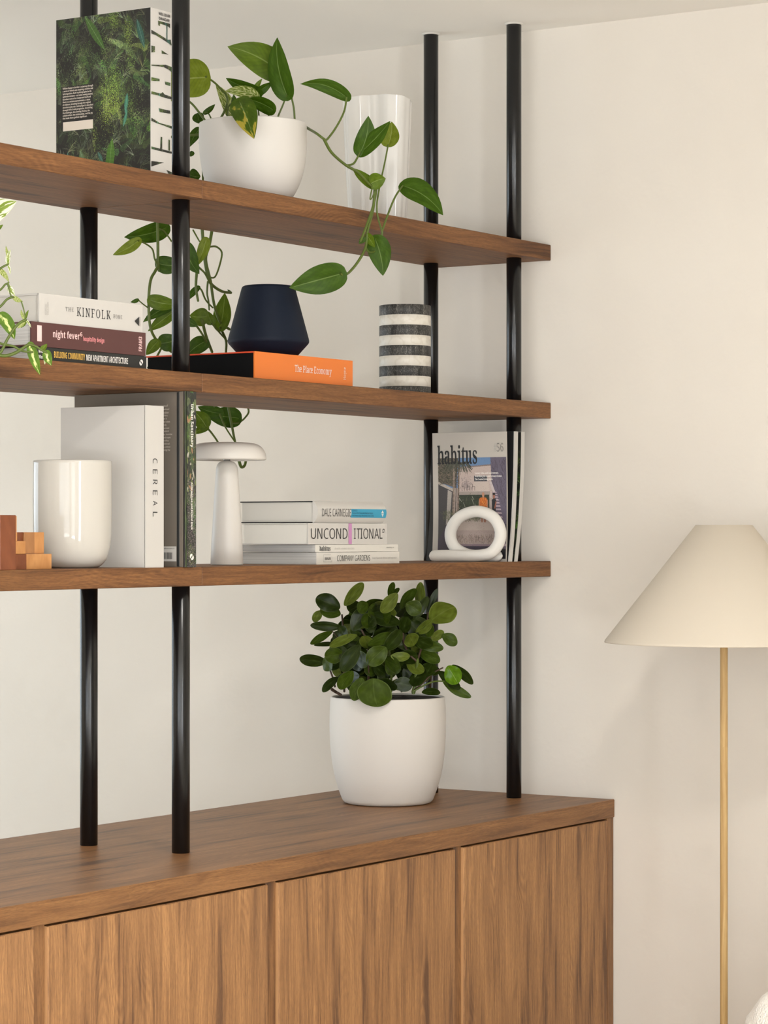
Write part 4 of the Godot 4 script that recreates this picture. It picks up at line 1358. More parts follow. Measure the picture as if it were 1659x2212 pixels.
func wavy_vase() -> ArrayMesh:
	var st := new_st()
	var sides := 160
	var rows := 14
	var outline := func(t: float, y: float, inset: float) -> Vector3:
		var a := TAU * t
		var flare := 0.80 + 0.20 * pow(maxf(y, 0.0) / 0.288, 0.8)
		var r := 0.0705 + 0.0115 * cos(3.0 * a + 0.9) + 0.0050 * cos(5.0 * a + 2.2) + 0.0012 * cos(16.0 * a)
		r = r * flare - inset
		var top := 0.288 + 0.0045 * sin(2.0 * a + 2.6)
		return Vector3(cos(a) * r * 1.16, y / 0.288 * top, sin(a) * r)
	for layer in 2:
		var inset := 0.0 if layer == 0 else 0.0035
		for j in rows:
			for i in sides:
				var q := []
				var nn := []
				var uv := []
				for k in [[0, 0], [1, 0], [1, 1], [0, 1]]:
					var t: float = float(i + k[0]) / sides
					var y: float = 0.288 * (j + k[1]) / rows
					if layer == 1:
						y = maxf(y, 0.006)
					var p: Vector3 = outline.call(t, y, inset)
					var dt: Vector3 = outline.call(t + 0.002, y, inset) - outline.call(t - 0.002, y, inset)
					var dy: Vector3 = outline.call(t, y + 0.002, inset) - outline.call(t, y - 0.002, inset)
					var n := dy.cross(dt).normalized()
					if n.dot(Vector3(p.x, 0, p.z)) < 0:
						n = -n
					q.append(p)
					nn.append(n if layer == 0 else -n)
					uv.append(Vector2(t, y))
				quad(st, q, nn, uv)
	for i in sides:
		var a0: Vector3 = outline.call(float(i) / sides, 0.288, 0.0)
		var a1: Vector3 = outline.call(float(i + 1) / sides, 0.288, 0.0)
		var b0: Vector3 = outline.call(float(i) / sides, 0.288, 0.0035)
		var b1: Vector3 = outline.call(float(i + 1) / sides, 0.288, 0.0035)
		flat_quad(st, a0, a1, b1, b0, Vector3.UP, [Vector2.ZERO, Vector2.ZERO, Vector2.ZERO, Vector2.ZERO])
		var c0: Vector3 = outline.call(float(i) / sides, 0.0, 0.0)
		var c1: Vector3 = outline.call(float(i + 1) / sides, 0.0, 0.0)
		tri(st, [c0, c1, Vector3.ZERO], [Vector3.DOWN, Vector3.DOWN, Vector3.DOWN], [Vector2.ZERO, Vector2.ZERO, Vector2.ZERO])
		var d0: Vector3 = outline.call(float(i) / sides, 0.006, 0.0035)
		var d1: Vector3 = outline.call(float(i + 1) / sides, 0.006, 0.0035)
		tri(st, [d0, d1, Vector3(0, 0.006, 0)], [Vector3.UP, Vector3.UP, Vector3.UP], [Vector2.ZERO, Vector2.ZERO, Vector2.ZERO])
	return st.commit()


# ------------------------------------------------------------------ lamps (both switched off)
func make_lamps() -> void:
	var t := thing("table_lamp", "small white mushroom table lamp between the standing and the stacked books", "lamp", Vector3(-1.020, LOW_SHELF, 0.150))
	part("base", lathe(smooth_profile([Vector2(0.0, 0.0008), Vector2(0.0312, 0.0008)], 1) + [Vector2(0.0312, 0.0008), Vector2(0.0318, 0.002), Vector2(0.0300, 0.05), Vector2(0.0268, 0.10), Vector2(0.0236, 0.150), Vector2(0.0218, 0.176)] + smooth_profile([Vector2(0.0216, 0.180), Vector2(0.0208, 0.188), Vector2(0.0180, 0.1955), Vector2(0.0120, 0.2005), Vector2(0.0, 0.2025)], 4), 64), M.satin_white, t)
	part("foot_ring", lathe([Vector2(0.0, 0.0), Vector2(0.0298, 0.0), Vector2(0.0298, 0.0), Vector2(0.0300, 0.0010)], 48), M.black_card, t)
	part("neck", lathe([Vector2(0.0, 0.2015), Vector2(0.0065, 0.2015), Vector2(0.0065, 0.2110), Vector2(0.0, 0.2110)], 32), M.chrome, t)
	var head := [Vector2(0.0, 0.2065), Vector2(0.058, 0.2060), Vector2(0.058, 0.2060), Vector2(0.0600, 0.2030), Vector2(0.0735, 0.2030), Vector2(0.0735, 0.2030)]
	head.append_array(smooth_profile([Vector2(0.0755, 0.2040), Vector2(0.0765, 0.2075), Vector2(0.0745, 0.2175), Vector2(0.0680, 0.2280), Vector2(0.0570, 0.2345), Vector2(0.0380, 0.2372), Vector2(0.0, 0.2378)], 5))
	part("shade", lathe(head, 80), M.satin_white, t)

	var cl := thing("ceiling_lamp", "small square recessed ceiling lamp in front of the shelves, out of view", "lamp", Vector3(-2.30, CEILING, 1.75))
	part("trim", box(Vector3(-0.14, -0.012, -0.14), Vector3(0.14, 0.0, 0.14), 0.002), M.satin_white, cl)
	part("diffuser", box(Vector3(-0.12, -0.014, -0.12), Vector3(0.12, -0.011, 0.12), 0.0), M.lamp_glow, cl)
	daylight("ceiling_lamp_light", Vector3(-2.30, CEILING - 0.02, 1.75), Vector3(0, -1, 0), Vector2(0.24, 0.24), Color(1.0, 0.985, 0.96), 50.0)

	var x := -0.28
	var z := 0.8549
	var l := thing("floor_lamp", "floor lamp with wide cream cone shade on a thin pale oak stem", "lamp", Vector3(x, 0, z))
	part("foot", lathe([Vector2(0, 0), Vector2(0.14, 0), Vector2(0.14, 0), Vector2(0.142, 0.004), Vector2(0.142, 0.018), Vector2(0.138, 0.022), Vector2(0.138, 0.022), Vector2(0, 0.022)], 64), M.oak, l)
	part("stem", lathe([Vector2(0.0078, 0.02), Vector2(0.0078, 1.36), Vector2(0.0078, 1.36), Vector2(0.0, 1.36)], 32), M.oak, l)
	var r0 := 0.2414
	var r1 := 0.0573
	part("shade", lathe([Vector2(r0 - 0.0015, 1.2315), Vector2(r0, 1.2315), Vector2(r0 + 0.0004, 1.2330), Vector2(r0 - 0.001, 1.2365), Vector2(r1, 1.4700), Vector2(r1 - 0.0015, 1.4700), Vector2(r1 - 0.0015, 1.4700), Vector2(r0 - 0.0035, 1.2365), Vector2(r0 - 0.0015, 1.2315)], 96), M.linen, l)
	part("bulb", lathe(smooth_profile([Vector2(0.0, 1.355), Vector2(0.014, 1.356), Vector2(0.015, 1.385), Vector2(0.030, 1.420), Vector2(0.024, 1.445), Vector2(0.0, 1.455)], 5), 32), M.satin_white, l)
	var sp := new_st()
	for k in 3:
		var a := TAU * k / 3.0 + 0.4
		var d := Vector3(cos(a), 0, sin(a))
		sp.append_from(tube([Vector3(0, 1.350, 0), d * 0.06 + Vector3(0, 1.352, 0), d * 0.144 + Vector3(0, 1.355, 0)], func(_t): return 0.0016, 6), 0, Transform3D())
	part("shade_carrier", sp.commit(), M.chrome, l)


# ------------------------------------------------------------------ small things
func make_small_things() -> void:
	# white ring of one rolled clay coil
	var s := thing("sculpture", "white clay ring sculpture looped from one thick coil, before the magazines", "sculpture", Vector3(-0.2460, LOW_SHELF, 0.236))
	var r := 0.0128
	var flat := [Vector2(-0.079, 0.0125), Vector2(-0.055, 0.0130), Vector2(-0.020, 0.0130), Vector2(0.020, 0.0140), Vector2(0.044, 0.0215), Vector2(0.0595, 0.0440), Vector2(0.0610, 0.0700), Vector2(0.0470, 0.0950), Vector2(0.0220, 0.1075), Vector2(-0.0040, 0.1075), Vector2(-0.0310, 0.0955), Vector2(-0.0480, 0.0720), Vector2(-0.0500, 0.0480), Vector2(-0.0390, 0.0280), Vector2(-0.0130, 0.0150), Vector2(0.0200, 0.0125), Vector2(0.0480, 0.0125)]
	var path := []
	var across := Vector3(0.3, 0, 0.954)
	var away := Vector3(0.954, 0, -0.3)
	for i in flat.size():
		var q: Vector2 = flat[i]
		var back := smoothstep(5.0, 14.0, float(i)) * 0.0275
		path.append(across * q.x * 1.038 + Vector3.UP * q.y + away * back)
	part("coil", tube(smooth_path(path, 6), func(_t): return r, 24), M.ring_white, s)

	# interlocking wooden block puzzle
	var p := thing("block_puzzle", "stepped wooden block puzzle in light and dark timber, left of the tumbler", "puzzle", Vector3(-1.760, LOW_SHELF, 0.24))
	var o := p.position
	var sc := Vector2(1 / 0.5, 1 / 0.25)
	var blocks := [
		[-1.840, -1.801, 0.235, 0.292, 0.0000, 0.0910, "block_dark"], [-1.801, -1.7735, 0.238, 0.270, 0.0630, 0.0902, "block_light"], [-1.801, -1.7735, 0.236, 0.271, 0.0480, 0.0628, "block_light"],
		[-1.7789, -1.7510, 0.246, 0.270, 0.0262, 0.0480, "block_light"], [-1.7789, -1.7475, 0.247, 0.269, 0.0, 0.0262, "block_dark"],
		[-1.7340, -1.7070, 0.236, 0.252, 0.0262, 0.0628, "block_mid"], [-1.7072, -1.6800, 0.214, 0.250, 0.0262, 0.0628, "block_light"], [-1.7500, -1.7072, 0.212, 0.249, 0.0262, 0.0628, "block_dark"],
		[-1.7472, -1.6778, 0.243, 0.265, 0.0, 0.0260, "block_light"], [-1.801, -1.7475, 0.215, 0.246, 0.0, 0.0478, "block_mid"]]
	for b in blocks:
		part("block", box(Vector3(b[0], LOW_SHELF + b[4], b[2]) - o, Vector3(b[1], LOW_SHELF + b[5], b[3]) - o, 0.0006, 1, sc, Vector2(b[0] * 7.0, b[5] * 9.0)), M[b[6]], p)


# ------------------------------------------------------------------ plants
func V(x: float, y: float, z: float) -> Vector3:
	return Vector3(x, y, z)


# one leaf blade: foot, tip, the way its face looks, half width, fold along the rib, arch, look
func lf(p: Node3D, foot: Vector3, tip: Vector3, face: Vector3, half: float, fold: float, arch: float, kind: int, bend := 0.0) -> void:
	var st := new_st()
	var axis := tip - foot
	var length := axis.length()
	axis /= length
	var n := (face - axis * face.dot(axis)).normalized()
	var side := axis.cross(n)
	var rows := 16
	var cols := 8
	var oval := kind == 5 or kind == 6 or kind == 7 or kind == 10
	var grid := []
	var wob := sin(foot.x * 91.0 + tip.y * 57.0)
	var sway := bend if bend != 0.0 else 0.30 * sin(foot.y * 73.0 + tip.x * 41.0) * (0.5 if oval else 1.0)
	for j in rows + 1:
		var q01 := float(j) / rows
		var s := pow(q01, 1.5) if not oval else 0.5 - 0.5 * cos(PI * q01)
		var w: float
		if oval:
			w = pow(maxf(0.0, sin(PI * pow(s, 1.12))), 0.50)
		else:
			w = 1.06 * pow(maxf(0.0, sin(PI * pow(s, 0.62))), 0.66) * (1.0 - 0.42 * pow(s, 6.0))
		var row := []
		for i in cols + 1:
			var u := float(i) / cols * 2.0 - 1.0
			var along := s
			if not oval:
				along -= 0.10 * u * u * pow(1.0 - s, 3.0)
			var lift := fold * absf(u) * w * half * 0.8 + arch * length * 4.0 * s * (1.0 - s) * 0.5
			lift += half * 0.07 * sin(s * 9.0 + wob * 3.0) * u * w
			lift -= half * 0.10 * u * u * w
			var q := foot + axis * along * length + side * (u * half * w + sway * length * s * (1.0 - s)) + n * lift
			row.append(q)
		grid.append(row)
	for j in rows:
		for i in cols:
			var a := [grid[j][i], grid[j][i + 1], grid[j + 1][i + 1], grid[j + 1][i]]
			var uv := [Vector2(float(i) / cols, float(j) / rows), Vector2(float(i + 1) / cols, float(j) / rows), Vector2(float(i + 1) / cols, float(j + 1) / rows), Vector2(float(i) / cols, float(j + 1) / rows)]
			for k in [0, 2, 1, 0, 3, 2]:
				st.set_uv(uv[k])
				st.add_vertex(a[k])
	st.index()
	st.generate_normals()
	part("leaf", st.commit(), LEAF[kind], p)


func sm(p: Node3D, pts: Array, r: float, m: Material) -> void:
	part("stem", tube(smooth_path(pts, 5), func(t): return r * (1.0 - 0.18 * t), 8), m, p)


func soil_disc(p: Node3D, r: float, at: Vector3) -> void:
	var st := new_st()
	var rnd := RandomNumberGenerator.new()
	rnd.seed = 6
	var rings := []
	for j in 6:
		var ring := []
		for k in 28:
			var a := TAU * k / 28.0
			var q := r * j / 5.0
			ring.append(at + Vector3(cos(a) * q, rnd.randf_range(-0.003, 0.003) if j < 5 else 0.0, sin(a) * q))
		rings.append(ring)
	for j in 5:
		for k in 28:
			var l := (k + 1) % 28
			flat_quad(st, rings[j][k], rings[j][l], rings[j + 1][l], rings[j + 1][k], Vector3.UP, [Vector2.ZERO, Vector2.ZERO, Vector2.ZERO, Vector2.ZERO])
	part("soil", st.commit(), M.soil, p)


func make_plants() -> void:
	# the leaves and stems are given in room coordinates: the plant nodes stand at the origin
	var p := thing("potted_plant", "trailing plant with heart-shaped green leaves in a white bowl on the top shelf", "plant")
	var outer := smooth_profile([Vector2(0.052, 0.0), Vector2(0.066, 0.004), Vector2(0.084, 0.026), Vector2(0.0985, 0.062), Vector2(0.1052, 0.105), Vector2(0.1060, 0.140), Vector2(0.1058, 0.1600)])
	var b := pot_body(outer, 0.006, M.matte_white)
	b.position = Vector3(-0.934, TOP_SHELF, 0.150)
	p.add_child(b, true)
	soil_disc(p, 0.0995, Vector3(-0.934, TOP_SHELF + 0.143, 0.150))
	grow_shelf_pothos(p)

	p = thing("potted_plant", "bushy plant with round glossy dark leaves in a big white pot on the worktop", "plant")
	outer = smooth_profile([Vector2(0.074, 0.0), Vector2(0.094, 0.003), Vector2(0.1040, 0.022), Vector2(0.1160, 0.062), Vector2(0.1235, 0.112), Vector2(0.1262, 0.160), Vector2(0.1255, 0.205), Vector2(0.1240, 0.2300)])
	b = pot_body(outer, 0.005, M.matte_white)
	b.position = Vector3(-0.3390, COUNTER, 0.080)
	p.add_child(b, true)
	soil_disc(p, 0.1190, Vector3(-0.3390, COUNTER + 0.2275, 0.080))
	grow_round_leaf_plant(p)

	p = thing("potted_plant", "cream-and-green variegated trailing plant hanging at the left frame edge before the books", "plant")
	outer = smooth_profile([Vector2(0.050, 0.0), Vector2(0.066, 0.004), Vector2(0.078, 0.05), Vector2(0.082, 0.12)])
	b = pot_body(outer, 0.005, M.matte_white)
	b.position = Vector3(-2.02, TOP_SHELF, 0.18)
	p.add_child(b, true)
	soil_disc(p, 0.075, Vector3(-2.02, TOP_SHELF + 0.108, 0.18))
	grow_variegated_pothos(p)


# ------------------------------------------------------------------ armchair at the lower right
func make_armchair() -> void:
	var c := thing("armchair", "white boucle armchair, only its rounded back showing at the lower right", "armchair", Vector3(-0.600, -0.0, 1.492))
	var st := new_st()
	var n := noise(81, 34.0, 2)
	# rounded upright slab bent round the seat, as a dense bumpy skin
	var sections := 90
	var around := 56
	var grid := []
	for i in sections + 1:
		var a := lerpf(-2.2, 2.2, float(i) / sections)
		var endness := smoothstep(0.84, 1.0, absf(2.0 * i / sections - 1.0))
		var row := []
		for k in around:
			var t := TAU * k / around
			var hx := 0.105 * (1.0 - 0.85 * endness * endness)
			var hy := 0.275 * (1.0 - 0.28 * endness * endness)
			var x := hx * signf(cos(t)) * pow(absf(cos(t)), 0.75)
			var y := hy * signf(sin(t)) * pow(absf(sin(t)), 0.62)
			var rad := 0.335 + x
			var p := Vector3(cos(a) * rad, 0.332 + y, sin(a) * rad)
			var out_dir := Vector3(cos(a) * cos(t), sin(t), sin(a) * cos(t))
			p += out_dir * 0.006 * n.get_noise_3dv(p)
			row.append(p)
		grid.append(row)
	for i in sections:
		for k in around:
			var j := (k + 1) % around
			var q := [grid[i][k], grid[i][j], grid[i + 1][j], grid[i + 1][k]]
			for m in [0, 1, 2, 0, 2, 3]:
				st.set_uv(Vector2(float(i) / sections, float(k) / around))
				st.add_vertex(q[m])
	st.index()
	st.generate_normals()
	var back := part("backrest", st.commit(), M.boucle, c)
	back.rotation.y = -0.25
	part("seat", lathe(smooth_profile([Vector2(0.0, 0.12), Vector2(0.24, 0.13), Vector2(0.275, 0.20), Vector2(0.275, 0.36), Vector2(0.24, 0.415), Vector2(0.0, 0.43)], 6), 48), M.boucle, c)
	for k in 4:
		var a := TAU * (k + 0.5) / 4.0
		part("leg", lathe([Vector2(0, 0), Vector2(0.014, 0), Vector2(0.018, 0.125), Vector2(0, 0.125)], 20), M.oak, c, Vector3(cos(a) * 0.24, 0, sin(a) * 0.24))


# ------------------------------------------------------------------ plant growth, leaf by leaf
func grow_shelf_pothos(p):
	lf(p,V(-1.0171,2.3421,0.0982),V(-1.0397,2.3346,0.0085),V(-0.9688,-0.0278,0.2464),0.0361,0.15,0.05,2)
	lf(p,V(-1.0328,2.3185,0.0557),V(-1.0397,2.3046,0.0085),V(-0.9762,-0.123,0.1785),0.0163,0.25,0,2)
	lf(p,V(-0.8892,2.3619,0.1846),V(-0.9464,2.4142,0.0968),V(-0.8379,0,0.5458),0.0304,0.15,-0.06,1)
	lf(p,V(-0.9067,2.3127,0.2127),V(-0.9171,2.427,0.1967),V(-0.9715,-0.0562,0.2302),0.0231,0.22,0.12,0)
	lf(p,V(-0.8677,2.3031,0.3275),V(-0.9419,2.3248,0.2685),V(-0.628,-0.4764,0.6153),0.0144,0.3,-0.1,0,0.42)
	lf(p,V(-0.928,2.3183,0.1617),V(-0.9643,2.3486,0.1059),V(-0.8388,-0.455,0.299),0.0144,0.3,-0.12,0)
	lf(p,V(-0.9556,2.3074,0.1743),V(-0.9893,2.3178,0.1225),V(-0.7979,-0.4167,0.4355),0.0123,0.2,-0.16,3)
	lf(p,V(-0.9343,2.3206,0.152),V(-0.9251,2.3476,0.1661),V(-0.8379,0,0.5458),0.0053,0.3,0,1)
	lf(p,V(-0.9334,2.3156,0.1534),V(-0.9129,2.3413,0.1849),V(-0.4438,-0.5305,0.7222),0.0095,0.5,0,0)
	lf(p,V(-0.9622,2.2757,0.2192),V(-0.9909,2.2978,0.175),V(-0.8075,-0.5289,0.2611),0.0159,0.3,-0.28,0)
	lf(p,V(-1.0465,2.2828,0.1996),V(-1.0716,2.2032,0.2526),V(-0.8224,0.4717,0.318),0.0232,0.25,0.12,8)
	lf(p,V(-0.9397,2.271,0.107),V(-0.9594,2.3405,0.0769),V(-0.8379,0,0.5458),0.0126,0.2,0.12,3)
	lf(p,V(-0.9953,2.2845,0.15),V(-0.9962,2.308,0.1486),V(-0.8379,0,0.5458),0.0059,0.4,0,0)
	lf(p,V(-0.9545,2.2857,0.0294),V(-0.9509,2.2658,0.0349),V(-0.8379,0,0.5458),0.0113,0.2,0,0)
	lf(p,V(-0.9873,2.2794,0.0706),V(-0.9756,2.2972,0.0886),V(-0.8379,0,0.5458),0.0053,0.5,0,0)
	lf(p,V(-0.946,2.3025,0.1341),V(-0.9334,2.3091,0.1534),V(-0.8379,0,0.5458),0.0086,0.25,0,1)
	lf(p,V(-0.9287,2.2604,0.014),V(-0.9397,2.2236,-0.0028),V(-0.9513,0.1638,0.2613),0.0107,0.25,0,0)
	lf(p,V(-0.936,2.2153,0.0028),V(-0.9386,2.2052,-0.0011),V(-0.8379,0,0.5458),0.0047,0.25,0,0)
	lf(p,V(-0.9228,2.1712,-0.0135),V(-0.9112,2.1685,0.0042),V(-0.8379,0,0.5458),0.0141,0.25,-0.2,0)
	sm(p,[V(-0.9028,2.2531,0.2003),V(-0.9091,2.2646,0.1907),V(-0.9028,2.2959,0.2003),V(-0.9071,2.3127,0.2121)],0.001936,M.green_stem)
	sm(p,[V(-0.8881,2.2531,0.2229),V(-0.8899,2.2597,0.2202),V(-0.8912,2.2893,0.2182),V(-0.9024,2.3133,0.2193)],0.0022,M.green_stem)
	sm(p,[V(-0.9621,2.2498,0.1093),V(-0.9618,2.2893,0.1098),V(-0.972,2.2975,0.1308),V(-1.0304,2.2845,0.1877)],0.00176,M.green_stem)
	sm(p,[V(-0.9765,2.2465,0.0872),V(-0.9621,2.3025,0.1093),V(-0.989,2.3303,0.1047),V(-1.0176,2.3443,0.0975)],0.002464,M.green_stem)
	sm(p,[V(-0.9792,2.2465,0.083),V(-0.9909,2.2761,0.0651),V(-1.0024,2.3008,0.0475),V(-1.0143,2.3091,0.0292)],0.002464,M.green_stem)
	sm(p,[V(-0.978,2.2597,0.085),V(-0.9828,2.2788,0.0775),V(-0.9873,2.2794,0.0706)],0.001584,M.green_stem)
	sm(p,[V(-0.9199,2.2498,0.1741),V(-0.9339,2.2762,0.1893),V(-0.954,2.2773,0.2133)],0.00176,M.green_stem)
	sm(p,[V(-0.928,2.2531,0.1617),V(-0.9298,2.2959,0.1589),V(-0.9334,2.3156,0.1534)],0.00176,M.green_stem)
	sm(p,[V(-0.955,2.2498,0.1203),V(-0.9478,2.2695,0.113)],0.00176,M.green_stem)
	sm(p,[V(-0.8611,2.2593,0.1911),V(-0.8292,2.2739,0.185),V(-0.8357,2.2581,0.2118),V(-0.9502,2.2254,0.3109),V(-0.9569,2.2106,0.335)],0.002992,M.green_stem)
	sm(p,[V(-0.9569,2.2106,0.335),V(-0.9311,2.188,0.335),V(-0.8819,2.1695,0.335),V(-0.8408,2.1606,0.335),V(-0.793,2.1396,0.335),V(-0.775,2.1356,0.335),V(-0.784,2.1016,0.335),V(-0.808,2.0595,0.335),V(-0.8289,2.0272,0.335)],0.002992,M.green_stem)
	sm(p,[V(-0.9569,2.2106,0.335),V(-0.9455,2.212,0.335),V(-0.9138,2.2403,0.335),V(-0.8877,2.273,0.335),V(-0.879,2.3009,0.335)],0.002288,M.green_stem)
	sm(p,[V(-0.879,2.1692,0.335),V(-0.8555,2.1752,0.335),V(-0.8408,2.1891,0.335),V(-0.8319,2.2,0.335)],0.002288,M.green_stem)
	lf(p,V(-0.8319,2.2,0.335),V(-0.8229,2.2722,0.3488),V(-0.8379,0,0.5458),0.0190,0.1,-0.1,0)
	lf(p,V(-0.8285,2.1996,0.3328),V(-0.7959,2.2627,0.3829),V(-0.9268,0.2907,0.2377),0.0174,0.2,0.1,0)
	lf(p,V(-0.7305,2.2273,0.335),V(-0.7265,2.274,0.3412),V(-0.9489,0.0402,0.313),0.0180,0.4,0,2)
	sm(p,[V(-0.7537,2.0542,0.335),V(-0.7719,2.0929,0.335),V(-0.7629,2.137,0.335),V(-0.7446,2.1856,0.335),V(-0.7305,2.2273,0.335)],0.001936,M.green_stem)
	lf(p,V(-0.778,2.1393,0.335),V(-0.8024,2.1757,0.2975),V(-0.6137,0.3276,0.7183),0.0124,0.4,0.05,1)
	lf(p,V(-0.793,2.1436,0.335),V(-0.777,2.1535,0.3596),V(-0.7278,-0.3241,0.6044),0.0162,0.3,0,1)
	sm(p,[V(-0.787,2.1393,0.335),V(-0.7961,2.1135,0.335),V(-0.7888,2.1159,0.335),V(-0.778,2.132,0.335)],0.001408,M.green_stem)
	lf(p,V(-0.6724,2.152,0.335),V(-0.6292,2.093,0.4013),V(-0.6216,0.339,0.7062),0.0260,0.3,0.2,0)
	sm(p,[V(-0.7525,2.0533,0.335),V(-0.7324,2.0869,0.335),V(-0.7047,2.1266,0.335),V(-0.6767,2.1515,0.335)],0.0022,M.green_stem)
	sm(p,[V(-0.7523,2.0524,0.335),V(-0.7556,2.0351,0.335),V(-0.7782,2.0118,0.335),V(-0.8006,2.008,0.335),V(-0.8121,2.0158,0.335)],0.002464,M.green_stem)
	sm(p,[V(-0.7782,2.139,0.335),V(-0.7846,2.0959,0.335),V(-0.8038,2.0517,0.335),V(-0.8121,2.0158,0.335),V(-0.8388,1.9853,0.335),V(-0.8702,1.9617,0.335),V(-0.8901,1.9549,0.335),V(-0.8982,1.9566,0.335)],0.002992,M.green_stem)
	lf(p,V(-0.7782,2.0365,0.335),V(-0.7695,1.9623,0.3483),V(-0.9179,-0.0364,0.3952),0.0222,0.2,0.06,0)
	lf(p,V(-0.8963,1.9568,0.335),V(-0.952,1.9297,0.2496),V(-0.7731,-0.2502,0.5828),0.0280,0.25,-0.1,0)
	lf(p,V(-0.8134,2.0332,0.335),V(-0.8201,2.022,0.3247),V(-0.8379,0,0.5458),0.0056,0.25,0,0)
	lf(p,V(-0.807,2.0409,0.335),V(-0.7984,2.0162,0.3483),V(-0.9552,-0.2704,0.1203),0.0089,0.25,0,1)
	sm(p,[V(-0.9443,2.2425,0.1366),V(-0.997,2.2365,-0.0379),V(-0.9574,2.2161,-0.0688),V(-0.9495,2.1525,-0.075),V(-0.9495,2.0733,-0.075)],0.00264,M.green_stem)
	sm(p,[V(-0.9411,2.2425,0.1416),V(-0.8465,2.2555,-0.0388),V(-0.8065,2.2344,-0.069),V(-0.7985,2.1692,-0.075),V(-0.7985,2.0881,-0.075)],0.00264,M.green_stem)
	sm(p,[V(-0.9404,2.2425,0.1426),V(-0.8156,2.2593,-0.039),V(-0.7755,2.2382,-0.069),V(-0.7674,2.1727,-0.075),V(-0.7674,2.0912,-0.075)],0.00264,M.green_stem)
	sm(p,[V(-0.9495,2.0761,-0.075),V(-0.9486,1.9977,-0.075),V(-0.9563,1.9802,-0.075),V(-0.9721,1.9593,-0.075),V(-0.9784,1.917,-0.075),V(-0.9744,1.8698,-0.075),V(-0.9586,1.8457,-0.075),V(-0.9359,1.8316,-0.075),V(-0.9038,1.8203,-0.075)],0.003168,M.green_stem)
	sm(p,[V(-0.9473,1.9978,-0.075),V(-0.9459,1.9811,-0.075)],0.002816,M.green_stem)
	sm(p,[V(-0.9518,1.9946,-0.075),V(-0.9595,2.0051,-0.075),V(-0.9667,2.0227,-0.075),V(-0.9901,2.0317,-0.075),V(-1.0115,2.0352,-0.075)],0.001936,M.green_stem)
	sm(p,[V(-0.9038,2.0439,-0.075),V(-0.9267,2.0614,-0.075),V(-0.9427,2.0655,-0.075)],0.00176,M.green_stem)
	lf(p,V(-0.9213,2.0698,-0.075),V(-0.9677,2.0507,-0.1462),V(-0.7087,-0.4123,0.5724),0.0193,0.2,-0.15,0)
	lf(p,V(-1.0098,2.0362,-0.075),V(-1.0382,2.0068,-0.1187),V(-0.8379,0,0.5458),0.0111,0.25,0.05,2)
	lf(p,V(-0.9416,1.9972,-0.0812),V(-0.9125,1.9958,-0.0365),V(-0.8379,0,0.5458),0.0174,0.2,-0.1,0)
	lf(p,V(-0.9823,1.9192,-0.0688),V(-0.9496,1.9108,-0.0186),V(-0.8379,0,0.5458),0.0145,0.3,-0.15,1)
	lf(p,V(-0.9105,1.9158,-0.0628),V(-0.9451,1.8792,-0.1159),V(-0.8379,0,0.5458),0.0113,0.3,0.1,0)
	lf(p,V(-0.9065,1.9021,-0.0658),V(-0.9357,1.8612,-0.1107),V(-0.8379,0,0.5458),0.0124,0.3,0.05,1)
	lf(p,V(-0.9404,1.8356,-0.075),V(-0.919,1.8468,-0.0421),V(-0.8379,0,0.5458),0.0174,0.25,-0.1,0)
	lf(p,V(-0.9552,1.8386,-0.0688),V(-0.9685,1.8107,-0.0892),V(-0.8379,0,0.5458),0.0112,0.2,0,1)
	lf(p,V(-1.0115,1.9178,-0.075),V(-1.0202,1.9129,-0.0883),V(-0.8379,0,0.5458),0.0039,0.25,0,0)
	sm(p,[V(-0.9811,1.9042,-0.075),V(-0.9991,1.9113,-0.075),V(-1.0115,1.9173,-0.075)],0.001408,M.green_stem)
	sm(p,[V(-0.9382,1.8245,-0.075),V(-0.9586,1.8009,-0.075),V(-0.9811,1.7843,-0.075)],0.002288,M.green_stem)
	sm(p,[V(-0.8009,2.0764,-0.075),V(-0.7923,2.0169,-0.075),V(-0.7794,1.9777,-0.075),V(-0.7626,1.9647,-0.075),V(-0.7312,1.9556,-0.075),V(-0.7019,1.9555,-0.075)],0.00352,M.green_stem)
	sm(p,[V(-0.7674,2.0796,-0.075),V(-0.777,2.047,-0.075),V(-0.789,2.0172,-0.075),V(-0.7722,1.9726,-0.075),V(-0.7602,1.9273,-0.075),V(-0.7385,1.8913,-0.075),V(-0.7068,1.8789,-0.075)],0.00352,M.green_stem)
	sm(p,[V(-0.8316,2.0734,-0.075),V(-0.8104,2.0526,-0.075)],0.00176,M.green_stem)
	sm(p,[V(-0.777,2.0442,-0.075),V(-0.753,2.0469,-0.075),V(-0.7336,2.0365,-0.075),V(-0.7409,2.0098,-0.075),V(-0.7554,1.9855,-0.075),V(-0.7698,1.9814,-0.075),V(-0.7794,1.9864,-0.075)],0.002112,M.green_stem)
	sm(p,[V(-0.8424,2.014,-0.075),V(-0.8104,1.9981,-0.075),V(-0.7914,1.9883,-0.075),V(-0.777,1.9722,-0.075)],0.002464,M.green_stem)
	sm(p,[V(-0.8198,1.9859,-0.075),V(-0.8222,1.9571,-0.075),V(-0.8151,1.9305,-0.075)],0.002992,M.green_stem)
	sm(p,[V(-0.8151,1.9571,-0.075),V(-0.8033,1.9529,-0.075),V(-0.789,1.9339,-0.075),V(-0.765,1.9198,-0.075)],0.002112,M.green_stem)
	sm(p,[V(-0.8009,1.8905,-0.075),V(-0.789,1.862,-0.075),V(-0.7674,1.8282,-0.075)],0.00352,M.green_stem)
	sm(p,[V(-0.8222,1.8799,-0.075),V(-0.8009,1.8627,-0.075),V(-0.777,1.8369,-0.075)],0.002464,M.green_stem)
	sm(p,[V(-0.7674,1.8865,-0.075),V(-0.7385,1.8681,-0.075),V(-0.7142,1.8537,-0.075)],0.002112,M.green_stem)
